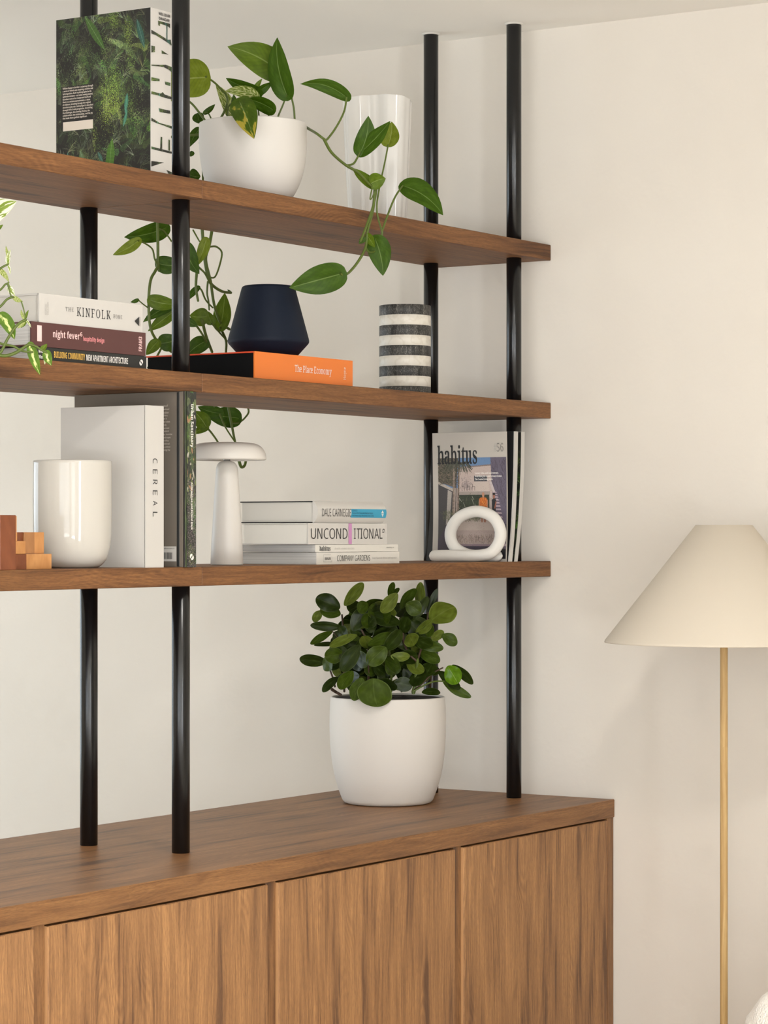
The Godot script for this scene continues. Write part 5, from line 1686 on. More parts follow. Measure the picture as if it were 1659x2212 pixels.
	sm(p,[V(-0.7385,1.8797,-0.075),V(-0.719,1.8548,-0.075),V(-0.719,1.8304,-0.075)],0.002992,M.green_stem)
	sm(p,[V(-0.7818,1.9718,-0.075),V(-0.7842,1.9486,-0.075),V(-0.7794,1.9317,-0.075),V(-0.777,1.9146,-0.075)],0.002112,M.green_stem)
	lf(p,V(-0.8036,2.0559,-0.063),V(-0.815,2.0004,-0.0805),V(-0.8379,0,0.5458),0.0115,0.3,0,2)
	lf(p,V(-0.8495,2.0408,-0.0811),V(-0.8339,1.9824,-0.0572),V(-0.8379,0,0.5458),0.0177,0.2,0,0)
	lf(p,V(-0.8127,1.9579,-0.075),V(-0.826,1.9292,-0.0954),V(-0.9296,0.2215,0.2945),0.0073,0.25,0,0)
	lf(p,V(-0.7936,1.8994,-0.069),V(-0.8128,1.9017,-0.0983),V(-0.8379,0,0.5458),0.0178,0.15,0.1,1)
	lf(p,V(-0.8574,1.889,-0.075),V(-0.8435,1.8747,-0.0536),V(-0.8379,0,0.5458),0.0085,0.25,0,0)
	lf(p,V(-0.7385,1.8791,-0.075),V(-0.7334,1.9527,-0.0672),V(-0.9726,0.0428,0.2285),0.0191,0.3,0,1)
	lf(p,V(-0.7674,1.8865,-0.075),V(-0.7722,1.9124,-0.0822),V(-0.8379,0,0.5458),0.0104,0.2,0,1)
	lf(p,V(-0.7875,1.8492,-0.075),V(-0.8108,1.8161,-0.1106),V(-0.8379,0,0.5458),0.0167,0.25,-0.1,0)
	lf(p,V(-0.7019,1.9549,-0.075),V(-0.7059,1.9622,-0.0811),V(-0.8379,0,0.5458),0.0023,0.25,0,0)
	sm(p,[V(-0.7712,1.7757,-0.075),V(-0.764,1.7328,-0.075),V(-0.7591,1.7157,-0.075)],0.00264,M.green_stem)
	sm(p,[V(-0.7204,1.784,-0.075),V(-0.7155,1.7349,-0.075),V(-0.7008,1.686,-0.075),V(-0.6886,1.6485,-0.075),V(-0.6762,1.6138,-0.075)],0.003168,M.green_stem)
	sm(p,[V(-0.7204,1.784,-0.075),V(-0.6664,1.7429,-0.075),V(-0.639,1.7132,-0.075),V(-0.6515,1.6966,-0.075),V(-0.6738,1.6855,-0.075),V(-0.6935,1.6833,-0.075)],0.002288,M.green_stem)
	sm(p,[V(-0.7879,1.6728,-0.075),V(-0.7688,1.6605,-0.075),V(-0.7447,1.6396,-0.075),V(-0.734,1.6182,-0.075)],0.002288,M.green_stem)
	sm(p,[V(-0.7398,1.6991,-0.075),V(-0.7204,1.6737,-0.075),V(-0.6836,1.6413,-0.075)],0.001936,M.green_stem)
	sm(p,[V(-0.6762,1.6138,-0.075),V(-0.6664,1.5935,-0.075),V(-0.6539,1.5953,-0.075),V(-0.649,1.6057,-0.075)],0.00352,M.green_stem)
	lf(p,V(-0.803,1.672,-0.063),V(-0.8174,1.705,-0.085),V(-0.8379,0,0.5458),0.0160,0.2,0,1)
	lf(p,V(-0.7911,1.6726,-0.069),V(-0.8068,1.6568,-0.093),V(-0.8379,0,0.5458),0.0086,0.2,0,1)
	lf(p,V(-0.6738,1.6943,-0.075),V(-0.7105,1.6987,-0.1314),V(-0.8379,0,0.5458),0.0211,0.2,-0.05,0)
	lf(p,V(-0.7269,1.7026,-0.081),V(-0.7539,1.7171,-0.1223),V(-0.8379,0,0.5458),0.0131,0.2,0,0)
func grow_variegated_pothos(p):
	lf(p,V(-1.8901,1.964,0.3),V(-1.8606,1.9948,0.3452),V(-0.8379,0,0.5458),0.0175,0.15,-0.05,4)
	lf(p,V(-1.8802,1.9472,0.3153),V(-1.8727,1.957,0.3268),V(-0.8379,0,0.5458),0.0034,0.25,0,1)
	lf(p,V(-1.8683,1.8918,0.3335),V(-1.866,1.9163,0.337),V(-0.8379,0,0.5458),0.0036,0.4,0,4)
	lf(p,V(-1.8671,1.9023,0.3353),V(-1.8702,1.9226,0.3306),V(-0.8379,0,0.5458),0.0025,0.4,0,3)
	lf(p,V(-1.8683,1.8897,0.3335),V(-1.8665,1.8756,0.3362),V(-0.8379,0,0.5458),0.0020,0.25,0,4)
	lf(p,V(-1.8771,1.8841,0.32),V(-1.8675,1.863,0.3347),V(-0.8379,0,0.5458),0.0042,0.3,-0.1,3)
	lf(p,V(-1.8675,1.8553,0.3347),V(-1.8622,1.8406,0.3429),V(-0.8379,0,0.5458),0.0045,0.3,0,4)
	lf(p,V(-1.8633,1.8385,0.3411),V(-1.8549,1.8308,0.3541),V(-0.8379,0,0.5458),0.0039,0.3,-0.15,3)
	lf(p,V(-1.8744,1.8097,0.3241),V(-1.8624,1.7691,0.3425),V(-0.8379,0,0.5458),0.0101,0.3,-0.12,9)
	lf(p,V(-1.8534,1.8027,0.3564),V(-1.8568,1.8182,0.3511),V(-0.8379,0,0.5458),0.0028,0.4,0,3)
	lf(p,V(-1.8526,1.8041,0.3576),V(-1.8499,1.8175,0.3617),V(-0.8379,0,0.5458),0.0022,0.4,0,1)
	lf(p,V(-1.8526,1.8013,0.3576),V(-1.8476,1.788,0.3652),V(-0.8379,0,0.5458),0.0017,0.3,0,4)
	lf(p,V(-1.8541,1.7985,0.3552),V(-1.8603,1.7873,0.3458),V(-0.8379,0,0.5458),0.0028,0.4,0,3)
	lf(p,V(-1.8526,1.7985,0.3576),V(-1.8572,1.788,0.3505),V(-0.8379,0,0.5458),0.0022,0.25,0,1)
	lf(p,V(-1.8484,1.7607,0.364),V(-1.8397,1.7109,0.3773),V(-0.8379,0,0.5458),0.0081,0.3,-0.14,9)
	lf(p,V(-1.8342,1.7494,0.3858),V(-1.8296,1.7263,0.3928),V(-0.8379,0,0.5458),0.0073,0.25,0,9)
	lf(p,V(-1.8388,1.7522,0.3787),V(-1.8335,1.7621,0.387),V(-0.8379,0,0.5458),0.0042,0.4,0,1)
	lf(p,V(-1.8339,1.7466,0.3864),V(-1.8354,1.7277,0.384),V(-0.8379,0,0.5458),0.0022,0.25,0,4)
	sm(p,[V(-1.8893,1.8686,0.3012),V(-1.8756,1.8848,0.3223),V(-1.871,1.8897,0.3294),V(-1.8683,1.8918,0.3335)],0.002112,M.green_stem)
	sm(p,[V(-1.8878,1.8378,0.3035),V(-1.8756,1.8497,0.3223),V(-1.871,1.8588,0.3294),V(-1.8687,1.8602,0.3329),V(-1.8671,1.8553,0.3353)],0.001936,M.green_stem)
	sm(p,[V(-1.8878,1.8069,0.3035),V(-1.8756,1.8224,0.3223),V(-1.8694,1.8343,0.3317),V(-1.8641,1.8385,0.34)],0.002288,M.green_stem)
	sm(p,[V(-1.8847,1.7396,0.3082),V(-1.8756,1.7466,0.3223),V(-1.8694,1.7677,0.3317),V(-1.8626,1.7873,0.3423),V(-1.8572,1.7971,0.3505),V(-1.8526,1.8013,0.3576)],0.00264,M.green_stem)
	sm(p,[V(-1.8832,1.7452,0.3106),V(-1.871,1.7424,0.3294),V(-1.8618,1.7473,0.3435),V(-1.8549,1.7551,0.3541),V(-1.8503,1.7607,0.3611),V(-1.8476,1.7609,0.3652)],0.002992,M.green_stem)
	sm(p,[V(-1.8832,1.7677,0.3106),V(-1.8725,1.7614,0.327),V(-1.8633,1.7579,0.3411),V(-1.8572,1.7515,0.3505),V(-1.8526,1.7494,0.3576),V(-1.8465,1.7487,0.367)],0.002112,M.green_stem)
	sm(p,[V(-1.8484,1.7607,0.364),V(-1.8434,1.7579,0.3717),V(-1.8388,1.7522,0.3787),V(-1.8342,1.748,0.3858)],0.002112,M.green_stem)
	sm(p,[V(-1.8679,1.8623,0.3341),V(-1.8683,1.8574,0.3335),V(-1.8656,1.8406,0.3376),V(-1.8633,1.8378,0.3411)],0.001584,M.green_stem)
	sm(p,[V(-1.8897,1.9401,0.3006),V(-1.884,1.9444,0.3094),V(-1.8802,1.9472,0.3153)],0.001408,M.green_stem)
	sm(p,[V(-1.8564,1.8308,0.3517),V(-1.8541,1.8168,0.3552),V(-1.8526,1.8013,0.3576)],0.001144,M.green_stem)
	sm(p,[V(-1.887,2.0762,0.3047),V(-1.8893,2.0061,0.3012),V(-1.8909,1.964,0.2988),V(-1.8893,1.8686,0.3012),V(-1.8878,1.8069,0.3035),V(-1.8847,1.7396,0.3082)],0.002992,M.green_stem)
func grow_round_leaf_plant(p):
	lf(p,V(-0.4228,1.2922,0.012),V(-0.4557,1.3138,-0.0292),V(-0.7285,0.1604,0.666),0.0200,0.2,-0.0404806,5)
	lf(p,V(-0.4056,1.2777,0.0018),V(-0.4237,1.2889,-0.0401),V(-0.8659,0.2402,0.4387),0.0154,0.2,-0.0277675,6)
	lf(p,V(-0.3931,1.2964,0.0026),V(-0.3947,1.3465,0.0531),V(-0.9192,-0.2934,0.2629),0.0133,0.2,-0.0256643,7)
	lf(p,V(-0.4037,1.2857,-0.0502),V(-0.4163,1.2608,-0.0622),V(-0.8962,0.2965,0.3301),0.0105,0.2,-0.108679,7)
	lf(p,V(-0.4125,1.2501,0.0096),V(-0.459,1.2551,-0.0414),V(-0.7291,-0.2303,0.6446),0.0112,0.2,-0.0656239,5)
	lf(p,V(-0.4152,1.2409,-0.013),V(-0.4474,1.214,-0.0494),V(-0.5923,-0.3033,0.7465),0.0095,0.2,-0.098327,6)
	lf(p,V(-0.3959,1.2126,-0.0016),V(-0.4447,1.2113,-0.042),V(-0.6004,0.361,0.7135),0.0053,0.2,-0.0434275,5)
	lf(p,V(-0.4195,1.2348,0.0538),V(-0.4713,1.2106,0.0175),V(-0.6425,0.3654,0.6736),0.0107,0.2,-0.106123,7)
	lf(p,V(-0.4139,1.1744,-0.0293),V(-0.4505,1.1818,-0.0757),V(-0.7667,-0.328,0.5519),0.0147,0.2,-0.119823,5)
	lf(p,V(-0.4353,1.1945,0.0295),V(-0.4537,1.1879,-0.0077),V(-0.8446,-0.2653,0.465),0.0184,0.2,-0.0984519,6)
	lf(p,V(-0.441,1.2134,0.0757),V(-0.4552,1.1577,0.0369),V(-0.9687,0.0842,0.2333),0.0181,0.2,-0.0910695,5)
	lf(p,V(-0.4333,1.244,0.0509),V(-0.4091,1.2948,0.0726),V(-0.7731,0.1012,0.6262),0.0172,0.2,-0.052217,5)
	lf(p,V(-0.3445,1.3053,0.0772),V(-0.3894,1.292,0.0483),V(-0.5736,0.4595,0.6781),0.0156,0.2,-0.0509358,6)
	lf(p,V(-0.377,1.2603,0.1373),V(-0.4057,1.2777,0.0773),V(-0.7985,0.356,0.4854),0.0158,0.2,-0.0901211,5)
	lf(p,V(-0.3888,1.3247,0.1375),V(-0.4214,1.285,0.1159),V(-0.5565,0.0056,0.8308),0.0155,0.2,-0.10543,7)
	lf(p,V(-0.3404,1.3155,0.0836),V(-0.3576,1.3478,0.1074),V(-0.837,-0.534,0.1197),0.0076,0.2,-0.059689,6)
	lf(p,V(-0.3292,1.3165,0.0824),V(-0.3449,1.3355,0.1131),V(-0.7506,-0.6604,0.0243),0.0053,0.2,-0.0862103,6)
	lf(p,V(-0.3349,1.2904,0.1103),V(-0.3315,1.3339,0.1478),V(-0.7458,-0.4004,0.5325),0.0120,0.2,-0.0719255,6)
	lf(p,V(-0.2853,1.2806,0.1315),V(-0.3007,1.3477,0.1397),V(-0.817,-0.2506,0.5193),0.0116,0.2,-0.0495331,7)
	lf(p,V(-0.3081,1.2628,0.1698),V(-0.3027,1.2952,0.2289),V(-0.7581,-0.54,0.3656),0.0290,0.2,-0.117713,7)
	lf(p,V(-0.3528,1.265,0.1562),V(-0.3363,1.3174,0.1815),V(-0.6601,-0.1483,0.7364),0.0108,0.2,-0.118193,5)
	lf(p,V(-0.3115,1.2792,0.1645),V(-0.2985,1.3337,0.1818),V(-0.8859,0.0667,0.459),0.0073,0.2,-0.0621481,5)
	lf(p,V(-0.3338,1.2391,0.1486),V(-0.3396,1.2653,0.194),V(-0.9922,-0.004,-0.1246),0.0125,0.2,-0.101908,7)
	lf(p,V(-0.2772,1.2329,0.1805),V(-0.2526,1.2122,0.2033),V(-0.6217,0.113,0.7751),0.0138,0.2,-0.0444264,6)
	lf(p,V(-0.2904,1.2227,0.1603),V(-0.2691,1.2403,0.1799),V(-0.5591,-0.2155,0.8006),0.0113,0.2,-0.0855618,7)
	lf(p,V(-0.3479,1.2146,0.1636),V(-0.3315,1.2065,0.2177),V(-0.956,0.0197,0.2926),0.0121,0.2,-0.0424397,6)
	lf(p,V(-0.331,1.1974,0.1529),V(-0.3269,1.1784,0.2063),V(-0.9973,-0.034,0.0651),0.0148,0.2,-0.0402773,6)
	lf(p,V(-0.4321,1.2139,0.0893),V(-0.3983,1.2383,0.1331),V(-0.8219,0.3868,0.4182),0.0131,0.2,-0.02542,6)
	lf(p,V(-0.413,1.2033,0.1187),V(-0.4153,1.2469,0.1634),V(-0.9562,-0.233,0.1771),0.0156,0.2,-0.0589172,5)
	lf(p,V(-0.4273,1.2105,0.1334),V(-0.4425,1.1727,0.0977),V(-0.8176,-0.1854,0.5451),0.0207,0.2,-0.0275802,6)
	lf(p,V(-0.397,1.1903,0.1248),V(-0.3813,1.1907,0.164),V(-0.9164,0.1612,0.3663),0.0104,0.2,-0.08832,7)
	lf(p,V(-0.4587,1.1453,0.1218),V(-0.4731,1.0859,0.1416),V(-0.5627,0.381,0.7336),0.0401,0.2,-0.105113,6)
	lf(p,V(-0.4716,1.1466,0.102),V(-0.4845,1.0982,0.0866),V(-0.9629,0.1987,0.1827),0.0169,0.2,-0.103847,6)
	lf(p,V(-0.4499,1.1595,0.062),V(-0.4879,1.121,0.055),V(-0.6941,0.6199,0.3659),0.0157,0.2,-0.0666469,6)
	lf(p,V(-0.4332,1.1435,0.0144),V(-0.4634,1.1128,-0.0068),V(-0.5856,0.0172,0.8104),0.0100,0.2,-0.060604,5)
	lf(p,V(-0.3768,1.1315,0.1192),V(-0.3522,1.1237,0.1514),V(-0.7913,0.0241,0.6109),0.0161,0.2,-0.0778243,5)
	lf(p,V(-0.3523,1.1119,0.1753),V(-0.3539,1.1136,0.2236),V(-0.926,-0.3772,-0.0182),0.0092,0.2,-0.116728,5)
	lf(p,V(-0.3221,1.1685,0.2216),V(-0.3185,1.1313,0.246),V(-0.9782,0.0387,0.204),0.0204,0.2,-0.106943,10)
	lf(p,V(-0.2825,1.1691,0.2091),V(-0.2585,1.1273,0.2473),V(-0.9205,-0.2731,0.2796),0.0113,0.2,-0.0569601,5)
	lf(p,V(-0.3106,1.1355,0.2027),V(-0.2759,1.1,0.2531),V(-0.6872,0.281,0.6699),0.0110,0.2,-0.0765445,6)
	lf(p,V(-0.3076,1.1556,0.1889),V(-0.3019,1.1191,0.2417),V(-0.9953,-0.0171,0.0958),0.0127,0.2,-0.0905187,5)
	lf(p,V(-0.3838,1.1849,0.1268),V(-0.3842,1.1703,0.1479),V(-0.9967,-0.0576,-0.0576),0.0133,0.2,-0.0347747,5)
	lf(p,V(-0.4111,1.2441,0.03),V(-0.3898,1.2388,0.0462),V(-0.609,-0.0295,0.7926),0.0115,0.2,-0.0711841,6)
	lf(p,V(-0.3223,1.1617,0.1113),V(-0.3119,1.1363,0.1288),V(-0.8383,0.0311,0.5443),0.0145,0.2,-0.0908977,5)
	lf(p,V(-0.4139,1.1617,-0.0293),V(-0.4087,1.1726,0.004),V(-0.9817,0.1624,0.0995),0.0122,0.2,-0.0822999,5)
	lf(p,V(-0.389,1.2033,0.0457),V(-0.3741,1.1775,0.051),V(-0.854,-0.4323,0.2896),0.0144,0.2,-0.0573035,6)
	lf(p,V(-0.2859,1.2515,0.0388),V(-0.2876,1.2376,0.0747),V(-0.9766,-0.1799,-0.1181),0.0196,0.2,0.00497962,7)
	lf(p,V(-0.2972,1.2059,-0.0098),V(-0.3032,1.2368,-0.0324),V(-0.3733,0.4983,0.7825),0.0193,0.2,-0.0819853,5)
	lf(p,V(-0.3073,1.2704,0.0664),V(-0.3055,1.2966,0.0439),V(-0.9725,0.1865,0.1391),0.0183,0.2,-0.0211874,7)
	lf(p,V(-0.2811,1.2396,0.1608),V(-0.3143,1.2282,0.1481),V(-0.3461,-0.0409,0.9373),0.0187,0.2,-0.121628,5)
	lf(p,V(-0.3501,1.2477,-0.0057),V(-0.3526,1.2702,0.021),V(-0.8262,-0.4666,0.3159),0.0135,0.2,0.037245,6)
	lf(p,V(-0.2825,1.2356,0.0844),V(-0.3395,1.2614,0.0845),V(-0.3679,-0.8116,0.4538),0.0194,0.2,-0.0617863,7)
	lf(p,V(-0.3139,1.1652,-0.0351),V(-0.3347,1.1363,0.0004),V(-0.9076,0.1936,-0.3726),0.0233,0.2,-0.127834,5)
	lf(p,V(-0.388,1.2138,0.1006),V(-0.4327,1.201,0.0937),V(-0.2828,0.5731,0.7691),0.0176,0.2,-0.0751978,5)
	lf(p,V(-0.3602,1.2661,0.0604),V(-0.4138,1.2543,0.0643),V(-0.0491,0.5094,0.8591),0.0181,0.2,-0.131036,6)
	lf(p,V(-0.3417,1.1308,0.079),V(-0.351,1.1584,0.0737),V(-0.7646,-0.1363,0.6299),0.0135,0.2,-0.0565055,5)
	lf(p,V(-0.3382,1.2089,0.1004),V(-0.2957,1.218,0.1263),V(-0.4532,0.7516,0.4793),0.0232,0.2,-0.128416,6)
	lf(p,V(-0.2865,1.2134,0.1583),V(-0.2739,1.1801,0.1261),V(-0.8389,-0.5079,0.1958),0.0162,0.2,-0.054085,7)
	lf(p,V(-0.2874,1.124,0.0052),V(-0.2772,1.1413,0.0398),V(-0.9594,0.0041,0.282),0.0146,0.2,-0.0861695,5)
	lf(p,V(-0.3401,1.2641,0.072),V(-0.3793,1.2613,0.0605),V(-0.2778,0.4792,0.8326),0.0183,0.2,0.0153611,5)
	lf(p,V(-0.3358,1.2088,0.0659),V(-0.3202,1.1778,0.0576),V(-0.8591,-0.4786,0.1813),0.0138,0.2,-0.0928543,6)
	lf(p,V(-0.366,1.2282,0.1217),V(-0.3702,1.2529,0.0954),V(-0.9893,-0.0151,0.1451),0.0180,0.2,-0.0433004,5)
	lf(p,V(-0.2777,1.172,0.0664),V(-0.2917,1.1692,0.1172),V(-0.6529,0.7448,-0.1379),0.0240,0.2,-0.0393544,7)
	lf(p,V(-0.2867,1.1433,0.1584),V(-0.3055,1.1502,0.1368),V(-0.6779,0.2825,0.6787),0.0184,0.2,-0.0235529,6)
	lf(p,V(-0.2344,1.1491,0.1091),V(-0.2678,1.1446,0.0813),V(-0.6132,0.4211,0.6683),0.0189,0.2,-0.08927,5)
	lf(p,V(-0.3517,1.2364,0.137),V(-0.3668,1.2035,0.1352),V(-0.7808,0.3312,0.5298),0.0182,0.2,-0.0504636,5)
	lf(p,V(-0.3563,1.2371,0.0956),V(-0.4082,1.2448,0.095),V(-0.1224,-0.7763,0.6184),0.0221,0.2,0.0384332,5)
	lf(p,V(-0.2596,1.1216,0.0861),V(-0.3099,1.1229,0.0684),V(-0.3199,0.2075,0.9245),0.0135,0.2,0.040449,7)
	lf(p,V(-0.3598,1.2358,0.1453),V(-0.3804,1.2136,0.174),V(-0.768,0.6377,-0.0593),0.0175,0.2,-0.0179577,7)
	lf(p,V(-0.3455,1.1734,0.0992),V(-0.3347,1.191,0.1193),V(-0.871,-0.0292,0.4904),0.0153,0.2,0.0377076,5)
	lf(p,V(-0.3526,1.2067,0.0237),V(-0.3878,1.2328,0.0289),V(-0.5878,-0.8067,0.0609),0.0239,0.2,-0.102874,5)
	lf(p,V(-0.3701,1.2959,0.0986),V(-0.3622,1.2673,0.0977),V(-0.905,-0.2588,0.3376),0.0176,0.2,-0.132951,7)
	lf(p,V(-0.3805,1.2325,0.1024),V(-0.4024,1.2138,0.0826),V(-0.7378,0.1732,0.6524),0.0185,0.2,-0.0730761,5)
	lf(p,V(-0.2215,1.2328,0.1256),V(-0.237,1.2,0.1214),V(-0.4465,0.0973,0.8895),0.0149,0.2,-0.00970209,6)
	lf(p,V(-0.3653,1.2747,0.0492),V(-0.4088,1.2483,0.0541),V(-0.4704,0.8289,0.3028),0.0171,0.2,-0.0204221,7)
	lf(p,V(-0.3105,1.1482,0.0359),V(-0.3476,1.1526,0.0126),V(-0.4671,-0.6251,0.6254),0.0203,0.2,-0.143367,5)
	lf(p,V(-0.3809,1.2233,0.014),V(-0.3819,1.237,0.06),V(-0.6455,-0.7358,0.2047),0.0191,0.2,0.0343428,5)
	lf(p,V(-0.3508,1.3019,0.0715),V(-0.3238,1.2801,0.0755),V(-0.1882,-0.0515,0.9808),0.0175,0.2,-0.0991866,5)
	lf(p,V(-0.3101,1.1716,0.1454),V(-0.3092,1.1921,0.1282),V(-0.9834,0.14,0.1158),0.0189,0.2,-0.138221,5)
	lf(p,V(-0.3356,1.2278,0.1208),V(-0.3162,1.2361,0.1433),V(-0.6623,-0.3065,0.6837),0.0179,0.2,-0.117354,5)
	lf(p,V(-0.2777,1.2045,0.0955),V(-0.2863,1.2313,0.0742),V(-0.9688,-0.2213,0.1116),0.0209,0.2,-0.077708,5)
	lf(p,V(-0.2459,1.1738,0.0802),V(-0.2348,1.1505,0.094),V(-0.7656,0.0204,0.643),0.0172,0.2,0.0450863,5)
	lf(p,V(-0.2948,1.2284,0.0339),V(-0.2881,1.2515,0.0131),V(-0.8052,0.5086,0.3049),0.0131,0.2,0.0379009,7)
	lf(p,V(-0.4199,1.1426,0.0045),V(-0.4333,1.1472,0.0682),V(-0.9732,0.0915,-0.211),0.0132,0.2,-0.137972,5)
	lf(p,V(-0.3271,1.2335,0.1604),V(-0.3378,1.2608,0.1336),V(-0.7809,0.2541,0.5707),0.0189,0.2,-0.112388,5)
	lf(p,V(-0.3741,1.2578,-0.0227),V(-0.3421,1.2375,-0.0075),V(-0.3555,0.1321,0.9253),0.0205,0.2,-0.146518,6)
	lf(p,V(-0.4117,1.239,0.0807),V(-0.4006,1.269,0.0785),V(-0.5758,0.2698,0.7718),0.0140,0.2,0.0283018,5)
	lf(p,V(-0.3371,1.294,0.0879),V(-0.3934,1.2914,0.0736),V(-0.2487,0.0985,0.9635),0.0143,0.2,-0.055678,7)
	lf(p,V(-0.3614,1.2341,-0.0313),V(-0.3834,1.2234,0.0195),V(-0.7221,0.6703,-0.1712),0.0148,0.2,-0.0927963,5)
	lf(p,V(-0.241,1.2427,0.0877),V(-0.2724,1.2675,0.1118),V(-0.7374,-0.5373,-0.4092),0.0199,0.2,-0.121306,7)
	lf(p,V(-0.2722,1.1267,0.075),V(-0.2918,1.161,0.0805),V(-0.8689,-0.4949,0.0046),0.0173,0.2,-0.136814,5)
	lf(p,V(-0.3496,1.2199,-0.0238),V(-0.3965,1.2004,-0.0082),V(0.1738,0.3246,0.9297),0.0195,0.2,0.0439068,5)
	lf(p,V(-0.3874,1.2713,0.0869),V(-0.4006,1.2794,0.1288),V(-0.9533,0.0042,-0.3019),0.0162,0.2,-0.117341,6)
	lf(p,V(-0.2626,1.1737,0.1179),V(-0.2572,1.1568,0.1524),V(-0.9005,-0.4295,-0.0676),0.0180,0.2,0.00895514,5)
	lf(p,V(-0.4103,1.2343,0.0729),V(-0.4044,1.2029,0.0756),V(-0.4355,-0.0053,0.9002),0.0158,0.2,-0.0553382,6)
	lf(p,V(-0.2592,1.2988,0.0494),V(-0.3068,1.2728,0.063),V(-0.2754,0.7911,0.5462),0.0133,0.2,-0.0536011,5)
	lf(p,V(-0.3639,1.2788,0.0593),V(-0.3585,1.2526,0.0491),V(-0.5463,-0.3988,0.7365),0.0176,0.2,-0.0796458,5)
	lf(p,V(-0.31,1.189,0.1442),V(-0.3289,1.204,0.1859),V(-0.9157,-0.038,-0.4002),0.0171,0.2,-0.0736854,5)
	lf(p,V(-0.2804,1.1388,0.098),V(-0.2718,1.1711,0.0762),V(-0.7249,0.5065,0.4668),0.0151,0.2,0.0100741,6)
	lf(p,V(-0.3677,1.3025,0.1455),V(-0.3469,1.2829,0.1696),V(-0.8183,-0.2051,0.537),0.0178,0.2,-0.0472817,6)
	lf(p,V(-0.2818,1.1769,0.0295),V(-0.2981,1.1542,-0.0054),V(-0.9308,0.167,0.325),0.0186,0.2,-0.0426563,6)
	lf(p,V(-0.4028,1.2047,0.0763),V(-0.4476,1.234,0.0863),V(-0.4049,-0.7827,0.4727),0.0147,0.2,-0.0339208,7)
	lf(p,V(-0.4013,1.1304,0.0896),V(-0.4128,1.1295,0.1507),V(-0.7422,-0.6536,-0.1481),0.0187,0.2,-0.0898816,5)
	lf(p,V(-0.3053,1.1526,0.1053),V(-0.2887,1.1837,0.0912),V(-0.8734,0.4855,0.0392),0.0153,0.2,0.044933,6)
	lf(p,V(-0.3384,1.1262,0.0513),V(-0.3757,1.1533,0.0553),V(-0.2284,-0.4416,0.8677),0.0180,0.2,-0.0857182,5)
	lf(p,V(-0.335,1.1801,-0.0419),V(-0.3406,1.1706,0.01),V(-0.9032,0.4288,-0.018),0.0159,0.2,-0.0964674,6)
	lf(p,V(-0.3716,1.2377,-0.0266),V(-0.3617,1.2074,-0.0136),V(-0.861,-0.0646,0.5045),0.0163,0.2,-0.0685961,5)
	lf(p,V(-0.3285,1.2144,0.0454),V(-0.2899,1.2291,0.0546),V(-0.4046,0.6793,0.6122),0.0164,0.2,-0.143904,5)
	lf(p,V(-0.4084,1.2123,0.061),V(-0.4161,1.2231,0.0254),V(-0.9745,-0.1516,0.1654),0.0151,0.2,-0.134758,6)
	lf(p,V(-0.3938,1.2177,0.006),V(-0.3594,1.2052,0.0182),V(-0.4491,-0.7169,0.5332),0.0191,0.2,-0.0269427,6)
	lf(p,V(-0.3,1.2988,0.0976),V(-0.3224,1.2745,0.0901),V(-0.4681,0.1658,0.868),0.0181,0.2,0.00391766,5)
	lf(p,V(-0.3543,1.1387,0.1438),V(-0.3686,1.1496,0.1983),V(-0.8366,0.4517,-0.3099),0.0238,0.2,-0.108716,5)
	lf(p,V(-0.3197,1.1386,-0.0335),V(-0.3067,1.142,0.0098),V(-0.7127,0.6829,0.1603),0.0202,0.2,0.0460713,5)
	lf(p,V(-0.3209,1.2515,0.0276),V(-0.3627,1.2835,0.0528),V(-0.1312,-0.7132,0.6886),0.0210,0.2,0.0498117,7)
	lf(p,V(-0.3386,1.251,-0.0143),V(-0.3587,1.2242,0.0335),V(-0.4942,0.8304,0.2574),0.0205,0.2,-0.0683795,5)
	lf(p,V(-0.393,1.2755,0.0863),V(-0.4112,1.2967,0.08),V(-0.1522,0.1596,0.9754),0.0197,0.2,-0.0417281,6)
	lf(p,V(-0.2451,1.2707,0.115),V(-0.2944,1.2644,0.1103),V(-0.1513,0.5963,0.7884),0.0151,0.2,-0.145741,6)
	lf(p,V(-0.2779,1.2419,0.0217),V(-0.3067,1.245,0.0042),V(-0.5238,-0.087,0.8474),0.0143,0.2,-0.13293,5)
	lf(p,V(-0.285,1.1505,0.0667),V(-0.3094,1.1465,0.0476),V(-0.5635,0.5671,0.6007),0.0164,0.2,0.0379631,7)
	lf(p,V(-0.3239,1.1941,0.1052),V(-0.2913,1.1878,0.1187),V(-0.4044,-0.5802,0.707),0.0200,0.2,0.0330711,6)
	lf(p,V(-0.4338,1.1597,-0.0023),V(-0.4295,1.1832,-0.0265),V(-0.9699,-0.0664,-0.2342),0.0184,0.2,-0.0761002,6)
	lf(p,V(-0.3895,1.2688,0.0842),V(-0.4381,1.2648,0.0763),V(-0.1615,0.0218,0.9866),0.0167,0.2,-0.135219,6)
	lf(p,V(-0.3934,1.2391,-0.0236),V(-0.4007,1.2137,0.0103),V(-0.8763,0.4564,0.1543),0.0174,0.2,-0.0563687,5)
	lf(p,V(-0.3849,1.2695,0.0834),V(-0.3916,1.2982,0.0887),V(-0.2227,-0.2279,0.9479),0.0236,0.2,-0.00959891,5)
	lf(p,V(-0.3543,1.3,0.0216),V(-0.3817,1.284,0.0062),V(-0.6247,0.6484,0.4351),0.0219,0.2,0.0430046,5)
	lf(p,V(-0.3372,1.2104,0.0044),V(-0.3804,1.2376,0.0285),V(-0.0937,-0.7412,0.6648),0.0173,0.2,-0.0662294,6)
	lf(p,V(-0.2794,1.2731,0.0969),V(-0.2703,1.2395,0.0729),V(-0.9716,-0.2327,-0.0425),0.0157,0.2,-0.0384483,6)
	lf(p,V(-0.3117,1.1882,0.0415),V(-0.2732,1.2004,0.0548),V(-0.1627,-0.4495,0.8783),0.0211,0.2,0.0476052,5)
